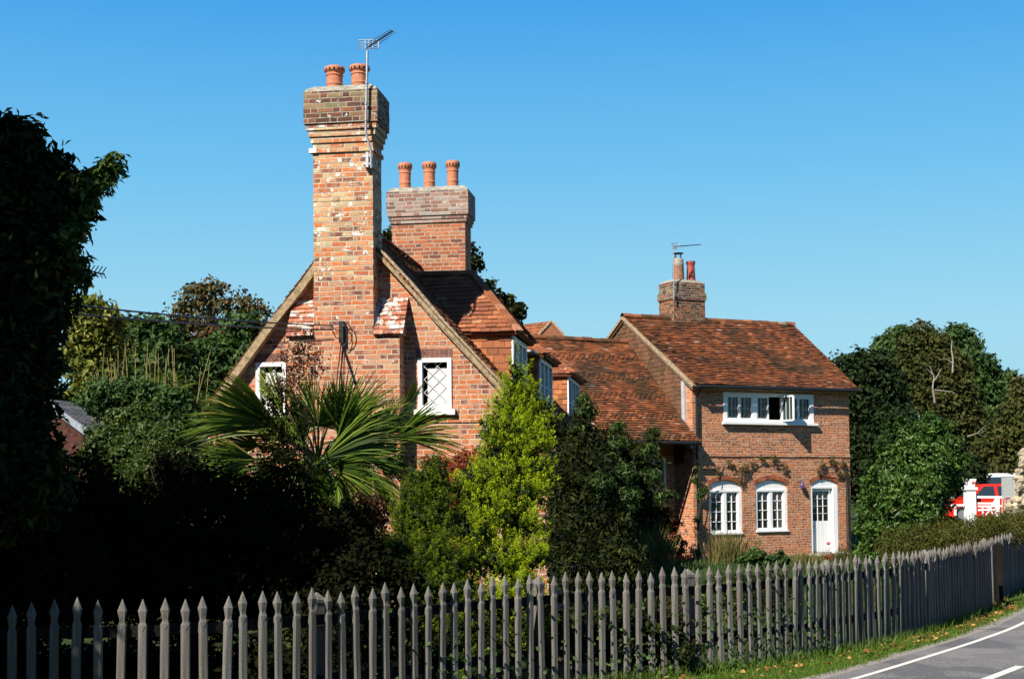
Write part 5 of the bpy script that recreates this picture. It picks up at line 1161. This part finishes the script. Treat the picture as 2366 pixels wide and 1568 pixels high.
# trees peeping over the cottage roof
plant('background_tree', 'dark tree whose top shows beside the second chimney stack', 'tree', [(1090, 585, 46, 14), (1100, 610, 46, 16), (1080, 640, 46, 24), (1130, 660, 46, 14), (1165, 695, 46, 14), (1185, 710, 46, 20), (1200, 730, 46, 16), (1150, 740, 46, 40), (1100, 700, 46, 50), (900, 550, 46, 14), (920, 600, 46, 40), (1000, 650, 46, 80)], 620, .26, 10, .2, L_DARK, .8, trunk=.3, shell=.5)
# far woodland and hedgerow closing the horizon
P = []; far = []
for i in range(46):
    a = R(-60+i*2.7); d = 150+random.uniform(-10, 20); far.append((np.array([math.sin(a)*d, math.cos(a)*d, 2.0+random.uniform(-1, 2)]), random.uniform(5, 7.5), .9))
P, N, rn = clumps(far, 3600, 1.1, 9, .6)
tag(leaf_obj('woodland', P, N, 1.3, L_YEW, None, .7, .8, rn), 'distant dark woodland closing the horizon behind the gardens', 'woodland', kind='stuff')
for (lb, bl) in (('hedge tree behind the middle range and the house', [(1400+i*55, 1080+random.uniform(-20, 20), 60, 70) for i in range(9)]), ('low hedge tree behind the shed and the gable', [(120+i*60, 980+random.uniform(-20, 20), 45, 70) for i in range(9)])):
    plant('hedge_tree', lb, 'tree', bl, 1000, .5, 10, .35, L_YEW, .6, trunk=.15, shell=.5)

# unseen tree belt added behind the viewer to block low sky light
far = []
for i in range(34):
    a = R(72+i*6.6); d = 36+random.uniform(-3, 6); h_ = random.uniform(6, 10)
    far += [(np.array([math.sin(a)*d, math.cos(a)*d, h_*.45]), h_*.75, 1.0), (np.array([math.sin(a+.05)*d, math.cos(a+.05)*d, h_*1.0]), h_*.55, 1.0)]
P, N, rn = clumps(far, 4200, .9, 9, .6)
tag(leaf_obj('woodland', P, N, 1.1, L_YEW, None, .7, .8, rn), 'unseen belt of trees added behind the viewer to cut low sky light', 'woodland', kind='stuff')

# ================================================================== smaller things
# garden shed with slate roof
e0, e1, r1, r0 = at(200, 988, 20.5), at(466, 1046, 22.5), at(330, 952, 25.5), at(105, 920, 23)
shd = empty('garden_shed', 'low outbuilding with a grey slate roof and a dark red gable at far left', 'shed', (e0.x, e0.y, 0)); b_ = Vector((e0.x, e0.y, 0))
m = MB(); tiles(m, [e0-b_, e1-b_, r1-b_, r0-b_], .16, .25, 0, th=.008, sag=.0, jit=.002, slab=.05); m.build('roof', SLATE, shd)
m = MB(); m.bar(e0-b_+Vector((0, -.03, -.06)), r0-b_+Vector((0, -.03, -.06)), .05, .09); m.build('verge_board', GREYBOARD, shd)
m = MB(); i_ = Vector((0, .08, 0)); g0, g1 = e0-b_+i_, r0-b_+i_; m.face([(g1.x, g1.y, 0), (g0.x, g0.y, 0), (g0.x, g0.y, g0.z-.12), (g1.x, g1.y, g1.z-.12)]); q1 = e1-b_+i_; m.face([(g0.x, g0.y, 0), (q1.x, q1.y, 0), (q1.x, q1.y, q1.z-.12), (g0.x, g0.y, g0.z-.12)]); m.build('wall', brick_mat('shed_brick', [(0, (.04, .014, .010)), (1, (.12, .035, .02))], (.06, .045, .035)), shd)

# power cables and their bracket on the chimney breast
yb = PR-.05
def cpt(px, py, y=yb): x_, z_ = C.hit(px, py, y); return C.l2w((x_, y, z_))
for k, (a, b, sg, lb) in enumerate((((150, 676), (768, 752), .10, 'upper of the two black overhead cables running to the gable bracket'), ((150, 703), (768, 762), .08, 'lower of the two black overhead cables running to the gable bracket'))):
    p = at(a[0], a[1], 15.0); q = cpt(*b, PR-.16); far_ = p+(p-q)*.8; m = MB(); pts = [far_.lerp(q, i/24)-Vector((0, 0, sg*4*(i/24)*(1-i/24)*1.2)) for i in range(25)]; pts = [pt_+Vector((0, 0, sg*1.0)) * 0 for pt_ in pts]
    m.tube([pp-q for pp in pts], .011, 6); o = m.build('power_cable', BLACKP); o.location = q; tag(o, lb, 'cable', 'overhead cables to the gable')
def L3(px, py, y=yb): x_, z_ = C.hit(px, py, y); return (x_, y, z_)
m = MB(); p = C.hit(790, 742, yb); z2 = C.hit(790, 792, yb)[1]; m.box(p[0]-.035, p[0]+.03, PR-.10, PR-.001, z2, p[1])
brk = m.build('cable_bracket', BLACKP, cot)
m = MB(); m.tube([L3(770+14*math.cos(t_)+30, 772+24*math.sin(t_), PR-.08) for t_ in np.linspace(-2.2, 2.2, 16)], .008, 6); m.tube([L3(794+8*math.cos(t_), 775+24*math.sin(t_), PR-.10) for t_ in np.linspace(-2.2, 2.8, 16)], .008, 6); m.build('cable_coil', BLACKP, brk)
m = MB(); m.tube([L3(768, 754, PR-.14), L3(778, 765, PR-.12), L3(788, 760, PR-.1)], .008, 6); m.tube([L3(768, 762, PR-.14), L3(776, 780, PR-.12), L3(788, 782, PR-.1)], .008, 6); m.build('cable_tail', BLACKP, brk)
m = MB(); m.tube([L3(788, 790), L3(784, 830), L3(779, 870), L3(776, 930)], .010, 6); m.tube([L3(791, 790), L3(789, 830), L3(788, 930)], .007, 6); m.build('cable_drop', BLACKP, brk)
m = MB(); m.tube([L3(770, 782, PR-.02), L3(735, 784, PR-.02), L3(690, 786, PR-.02)], .007, 5); m.tube([L3(668, 788, -.02), L3(600, 795, -.02), L3(560, 800, -.02)], .007, 5); m.build('wall_cable', BLACKP, brk)
# gutter bracket and downpipe at the left eaves
m = MB(); m.tube([(XL-.02, -.05, ZL-.35), (XL+.12, -.05, ZL-.5), (XL+.12, -.05, 0)], .025, 7); m.build('downpipe', BLACKP, cot)
m = MB(); m.tube([(XL-.35, -.2, ZL-.45), (XL-.35, LEN, ZL-.45)], .05, 8); m.build('gutter', GREYBOARD, cot)
# aerials
def aerial(label, fr, ym, mast, hubp, tipp, refl, r_=.016):
    o0 = fr.l2w((fr.hit(*mast[0], ym)[0], ym, fr.hit(*mast[0], ym)[1])); root = empty('tv_aerial', label, 'aerial', o0)
    W3 = lambda p, y=ym: fr.l2w((fr.hit(p[0], p[1], y)[0], y, fr.hit(p[0], p[1], y)[1]))-o0
    m = MB(); m.tube([W3(p) for p in mast], r_, 8)
    for t_ in (.15, .35, .6): q = W3(mast[-2]).lerp(W3(mast[-1]), t_); m.tube([q-Vector((0, 0, .012)), q+Vector((0, 0, .012))], r_*1.5, 8, 0)
    m.build('mast', ALU, root)
    a, b = W3(hubp, ym-.02), W3(tipp, ym-.25); m = MB(); m.tube([a, b], .010, 6); d = (b-a); side = d.cross(Vector((0, 0, 1))).normalized()*.13
    for k in range(12):
        c_ = a+d*(.12+.86*k/11); e_ = side*(1-.4*k/11); m.tube([c_-e_, c_+e_], .0045, 5)
        m.box(c_.x-.008, c_.x+.008, c_.y-.008, c_.y+.008, c_.z-.01, c_.z+.02)
    m.build('boom', DARKM, root)
    m = MB(); x0_, x1_, t0_, t1_ = refl
    P4 = [W3((x0_, t0_)), W3((x1_, t0_)), W3((x1_-3, t1_)), W3((x0_+3, t1_))]
    for i in range(4): m.tube([P4[i], P4[(i+1) % 4]], .008, 5)
    for f_ in (.33, .66): m.tube([P4[0].lerp(P4[3], f_), P4[1].lerp(P4[2], f_)], .006, 5)
    for f_ in (.3, .5, .7): m.tube([P4[0].lerp(P4[1], f_), P4[3].lerp(P4[2], f_)], .005, 5)
    m.build('reflector', ALU, root); return root
aerial('television aerial on a bent pole strapped to the tall chimney stack', C, PR-.17, [(858, 388), (857, 350), (845, 305), (849, 118)], (847, 112), (907, 72), (829, 876, 93, 112), .019)
ae2 = aerial('small television aerial on the chimney of the two storey house', H, cyf-.1, [(1557, 694), (1557, 640), (1556, 566)], (1557, 570), (1619, 565), (1552, 1568, 562, 575), .016)
# straps of the mast as part of the chimney
m = MB(); zz = sz(370); m.box(s1-.12, s1+.004, PR-.14, PR, zz, zz+.03); m.box(s1-.12, s1+.004, PR-.14, PR, zz-.12, zz-.09); m.box(s1-.07, s1-.03, PR-.15, PR-.13, zz-.16, zz+.07); m.build('aerial_bracket', ALU, ch1)
# purple wall ornament
x_, z_ = H.hit(1851, 1120, -.07); m = MB(); m.lathe((x_, -.11, z_-.13), [(.005, 0), (.05, .04), (.06, .12), (.035, .2), (.01, .24)], 12); m.tube([(x_, 0, z_+.13), (x_, -.11, z_+.14), (x_, -.11, z_+.10)], .008, 5, 1)
o = m.build('wall_ornament', [PURP, DARKM]); o.location = H.o; o.rotation_euler = (0, 0, H.a); tag(o, 'small purple ornament hanging on a bracket left of the white door', 'ornament')

# ---- cars
def car(label, X0, Y, zg, L_, Wd, belt, roof, paint, prof, gh, wins, wheels):
    """prof: lower side outline (x, z); gh: greenhouse (x at belt front, x at roof front, x at roof rear, x at belt rear); wins: side window outlines"""
    root = empty('parked_car', label, 'car', (X0, Y, zg)); hw = Wd/2
    def sy(z): return hw-.02-.15*max(0, (z-belt)/(roof-belt))
    m = MB(); m.prism(prof, lambda x, z, d: (x, d, z), -hw, hw)
    n_ = 7; prev = None      # lofted greenhouse with a rounded roof
    for i in range(n_):
        t_ = i/(n_-1); z = belt-.01+(roof-belt)*t_; e = t_**1.6; a_ = gh[0]+(gh[1]-gh[0])*(t_*.9+.1*t_**4); b_ = gh[3]+(gh[2]-gh[3])*(t_**1.8); y_ = sy(z)-(.05 if i == n_-1 else 0)
        cur = [(a_, -y_, z), (b_, -y_, z), (b_, y_, z), (a_, y_, z)]
        if prev: m.hexa(prev, cur, 0, .5, bottom=False)
        prev = cur
    o = m.build('body', paint, root); bv = o.modifiers.new('bevel', 'BEVEL'); bv.width = .03; bv.segments = 2
    for g_ in wins:
        for s_ in (-1, 1):
            m = MB(); pts = [Vector((x, s_*(sy(z)+.012), z)) for x, z in g_]; m.face(pts if s_ < 0 else pts[::-1], 0, .5); m.build('side_window', CARGL, root)
    m = MB(); zb_, zt_ = belt+.05, roof-.1; fx = lambda z: gh[0]+(gh[1]-gh[0])*((z-belt)/(roof-belt))-.02
    m.face([(fx(zb_), hw-.15, zb_), (fx(zb_), -hw+.15, zb_), (fx(zt_), -hw+.25, zt_), (fx(zt_), hw-.25, zt_)]); m.build('windscreen', CARGL, root)
    for wx in wheels:
        for s_ in (-1, 1):
            m = MB(); m.tube([(wx, s_*(hw-.2), .31), (wx, s_*(hw+.02), .31)], .31, 24); w_ = m.build('wheel', RUB, root)
            m = MB(); m.tube([(wx, s_*(hw+.015), .31), (wx, s_*(hw+.03), .31)], .19, 16); m.build('rim', ALU, w_)
    m = MB(); m.box(-.01, .10, -hw+.08, -hw+.4, belt-.30, belt-.18); m.build('headlight', LEADW, root)
    m = MB(); m.box(gh[0]+1.0, gh[0]+1.14, -hw-.025, -hw-.001, belt-.12, belt-.095); m.build('door_handle', paint, root)
    m = MB(); m.box(gh[0]+.25, gh[0]+.42, -hw-.16, -hw-.001, belt+.0, belt+.12); m.build('wing_mirror', DKCAR, root)
    return root
cx0 = at(2162, 1207, 55).x; zg = .56
hatch = [(.02, .35), (0, .62), (.15, .78), (.8, .90), (1.1, .95), (3.75, .98), (3.92, .85), (3.95, .4), (3.5, .24), (.4, .24)][::-1]
car('red hatchback parked behind the white gate, facing left', cx0, 55, zg, 3.95, 1.7, .95, 1.48, REDCAR, hatch, (.95, 1.62, 3.05, 3.75),
    [[(1.25, 1.0), (2.05, 1.0), (2.02, 1.38), (1.66, 1.38)], [(2.18, 1.0), (3.02, 1.02), (2.95, 1.25), (2.8, 1.38), (2.15, 1.38)], [(3.12, 1.05), (3.42, 1.1), (3.2, 1.30), (3.05, 1.33)]], [.78, 3.15])
suv = [(.02, .4), (0, .75), (.2, .95), (1.0, 1.08), (4.45, 1.12), (4.55, .9), (4.5, .4), (4.0, .28), (.5, .28)][::-1]
car('white estate car with dark windows parked behind the red hatchback', at(2118, 1207, 60).x, 60, .72, 4.55, 1.8, 1.1, 1.78, WHITECAR, suv, (1.0, 1.75, 4.2, 4.5),
    [[(1.4, 1.18), (2.35, 1.18), (2.35, 1.62), (1.85, 1.62)], [(2.42, 1.18), (3.2, 1.18), (3.45, 1.35), (3.6, 1.62), (2.42, 1.62)], [(3.95, 1.25), (4.25, 1.25), (4.15, 1.60), (3.85, 1.60)]], [.9, 3.6])
car('dark blue car roof showing behind the white estate car', at(2185, 1207, 66).x, 66, .80, 4.3, 1.8, 1.25, 1.98, DKCAR, [(x*.95, z*1.1) for x, z in suv], (1.0, 1.6, 3.6, 4.2), [[(1.4, 1.35), (3.3, 1.35), (3.2, 1.8), (1.8, 1.8)]], [.9, 3.5])
m = MB(); p_ = at(2243, 1084, 64.0); m.box(-.28, .28, -.5, .5, -.2, .17); o = m.build('roof_box', WHITECAR); o.location = p_; bv = o.modifiers.new('bevel', 'BEVEL'); bv.width = .08; bv.segments = 3
m = MB(); m.box(-.2, .2, -.03, .03, -.45, -.2); q_ = m.build('rack', DARKM, o); tag(o, 'rounded pale box behind the laurel above the cars', 'box')

# ---- white gate post, gate, sign, rubble wall
GY = 38.0
def g(px, py, Y=GY): return at(px, py, Y)
gp = g(2241.5, 1195); gp.z = ground_z(gp.x, GY); m = MB(); zt_ = g(2241, 1106).z-gp.z; wd = 12/F*GY
m.box(-wd*.92, wd*.92, -wd*.92, wd*.92, 0, zt_*.72); m.box(-wd*1.2, wd*1.2, -wd*1.2, wd*1.2, zt_-.29, zt_-.22)
m.hexa([(-wd*.75, -wd*.75, zt_-.22), (wd*.75, -wd*.75, zt_-.22), (wd*.75, wd*.75, zt_-.22), (-wd*.75, wd*.75, zt_-.22)], [(-wd, -wd, zt_-.03), (wd, -wd, zt_-.03), (wd, wd, zt_-.03), (-wd, wd, zt_-.03)]); m.box(-wd*1.02, wd*1.02, -wd*1.02, wd*1.02, zt_-.03, zt_)
m.box(-wd*.9, wd*.9, -wd*.9, wd*.9, zt_*.72, zt_-.29)
for s_ in (-.5, 0, .5): m.box(wd*s_-.012, wd*s_+.012, -wd*.92-.012, -wd*.92+.0, .2, zt_-.34)
o = m.build('gate_post', WHPOST); o.location = gp; tag(o, 'tall white painted gate post with flared top before the red car', 'post')
m = MB()
for k in range(3): m.box(.02+k*.035, .04+k*.035, -wd-.012, -wd-.003, zt_-.125, zt_-.065)
m.build('red_marks', REDT, o)
m = MB(); gb_ = g(2254, 1195); gb_.z = ground_z(gb_.x, GY)
def gb(a, b, w_=.045): m.bar(g(*a)-gb_, g(*b)-gb_, w_, w_, (0, 1, 0))
gate = empty('field_gate', 'white slatted gate between the white post and the sign', 'gate', gb_)
gb((2254, 1147.5), (2318, 1148), .06); gb((2254, 1162), (2307, 1162)); gb((2254, 1169), (2316, 1168)); gb((2254, 1177.5), (2303, 1177)); m.build('rails', WHPOST, gate)
m = MB(); gb((2302, 1147), (2302, 1192), .07); gb((2308, 1150), (2308, 1190), .03); gb((2270, 1169), (2271, 1192), .04); m.build('uprights', WHPOST, gate)
m = MB(); gb((2301, 1152), (2278, 1190), .035); gb((2276, 1170), (2287, 1173), .04); gb((2287, 1173), (2295, 1192), .04); m.build('braces', WHPOST, gate)
rl = empty('railing', 'short white railing left of the white post before the red car', 'railing', g(2200, 1195)); b0_ = rl.location.copy(); m = MB(); m.bar(g(2192, 1167)-b0_, g(2230, 1166)-b0_, .05, .05); m.bar(g(2207, 1167)-b0_, g(2207, 1190)-b0_, .05, .05, (0, 1, 0)); m.build('rail', WHPOST, rl)
pf = empty('slat_fence', 'few pale weathered slats between the gate and the rubble wall', 'fence', g(2320, 1195, 37)); b0_ = pf.location.copy()
for k, px in enumerate((2316, 2322, 2330, 2337, 2343)):
    m = MB(); m.bar(g(px, 1195, 37)-b0_, g(px+random.uniform(-.6, .6), 1150+random.uniform(0, 3), 37)-b0_, .035, .02, (0, 1, 0)); m.build('slat', PICKG, pf)
m = MB(); sa, sb = g(2316, 1148, 36.5), g(2343, 1100.5, 36.5); sgn = empty('notice_board', 'grey notice board on a post beside the rubble wall', 'sign', ((sa.x+sb.x)/2, 36.5, ground_z(sa.x, 36.5))); b0_ = sgn.location
w_, h0, h1 = (sb.x-sa.x)/2, sa.z-b0_.z, sb.z-b0_.z; m.box(-w_, w_, -.01, .01, h0, h1); pn = m.build('panel', SIGNG, sgn)
m = MB(); [m.box(*q) for q in ((-w_-.012, w_+.012, -.018, .012, h0-.012, h0), (-w_-.012, w_+.012, -.018, .012, h1, h1+.012), (-w_-.012, -w_, -.018, .012, h0, h1), (w_, w_+.012, -.018, .012, h0, h1))]; m.build('frame', LEADW, sgn)
m = MB(); m.box(-.03, .03, .012, .06, 0, h1-.05); m.build('post', PICKG, sgn)
def rubble(name, label, x0, x1, Y, hfun, zb0, sz_=.13, deep=.5):
    m = MB(); rr = random.Random(4); nx = int((x1-x0)/.12)
    for i in range(nx):
        xa = x0+.06+(x1-x0)*i/nx; m.box(xa, xa+(x1-x0)/nx, Y+.06, Y+deep-.06, zb0, hfun(xa)-.08)
    n = int((x1-x0)*2.2/(sz_*sz_)*1.5)
    for _ in range(n):
        x = rr.uniform(x0, x1); z = rr.uniform(zb0, hfun(x)); side = rr.random(); y = Y+rr.uniform(0, .06)
        if side < .25: z = hfun(x)-rr.uniform(0, .08); y = Y+rr.uniform(0, deep)
        elif side < .40: x = x0+rr.uniform(0, .06); z = rr.uniform(zb0, hfun(x0)); y = Y+rr.uniform(0, deep)
        a_, b_, c_ = sz_*rr.uniform(.4, 1.0), sz_*rr.uniform(.4, .8), sz_*rr.uniform(.3, .62); tw = rr.uniform(0, 3); rn_ = rr.random(); base = len(m.v); n_ = 7
        for (lz, lr) in ((-1, .5), (-.55, .9), (.1, 1), (.65, .8), (1, .4)):
            for j in range(n_):
                t_ = 2*math.pi*j/n_+tw; k_ = rr.uniform(.8, 1.15); m.v.append((x+math.cos(t_)*a_*lr*k_, y+math.sin(t_)*b_*lr*k_, z+lz*c_+rr.uniform(-.015, .015)+.25*c_*math.cos(t_)))
        for i in range(4):
            for j in range(n_): m.f.append((base+i*n_+j, base+i*n_+(j+1) % n_, base+(i+1)*n_+(j+1) % n_, base+(i+1)*n_+j)); m.mi.append(0); m.r.append(rn_)
        m.f.append(tuple(base+4*n_+j for j in range(n_))); m.mi.append(0); m.r.append(rn_)
    o = m.build(name, STONE); return tag(o, label, 'wall')
xw = at(2343, 1150, 33).x
rubble('rubble_wall', 'rough pale rubble stone wall at the right edge of the view', xw, xw+2.6, 33, lambda x: 1.55+min(1.1, (x-xw)*4.2)+.12*math.sin(x*9), ground_z(xw, 33)-.1)
# ridge end pieces, verge flowers
P = in_verge(14, 13, 20); P[:, 2] = .06; tag(leaf_obj('verge_flowers', P, np.tile([0, 0, 1.], (14, 1)), .05, L_YEL, None, .9, .3), 'few tiny yellow flowers in the verge grass', 'flowers', kind='stuff')
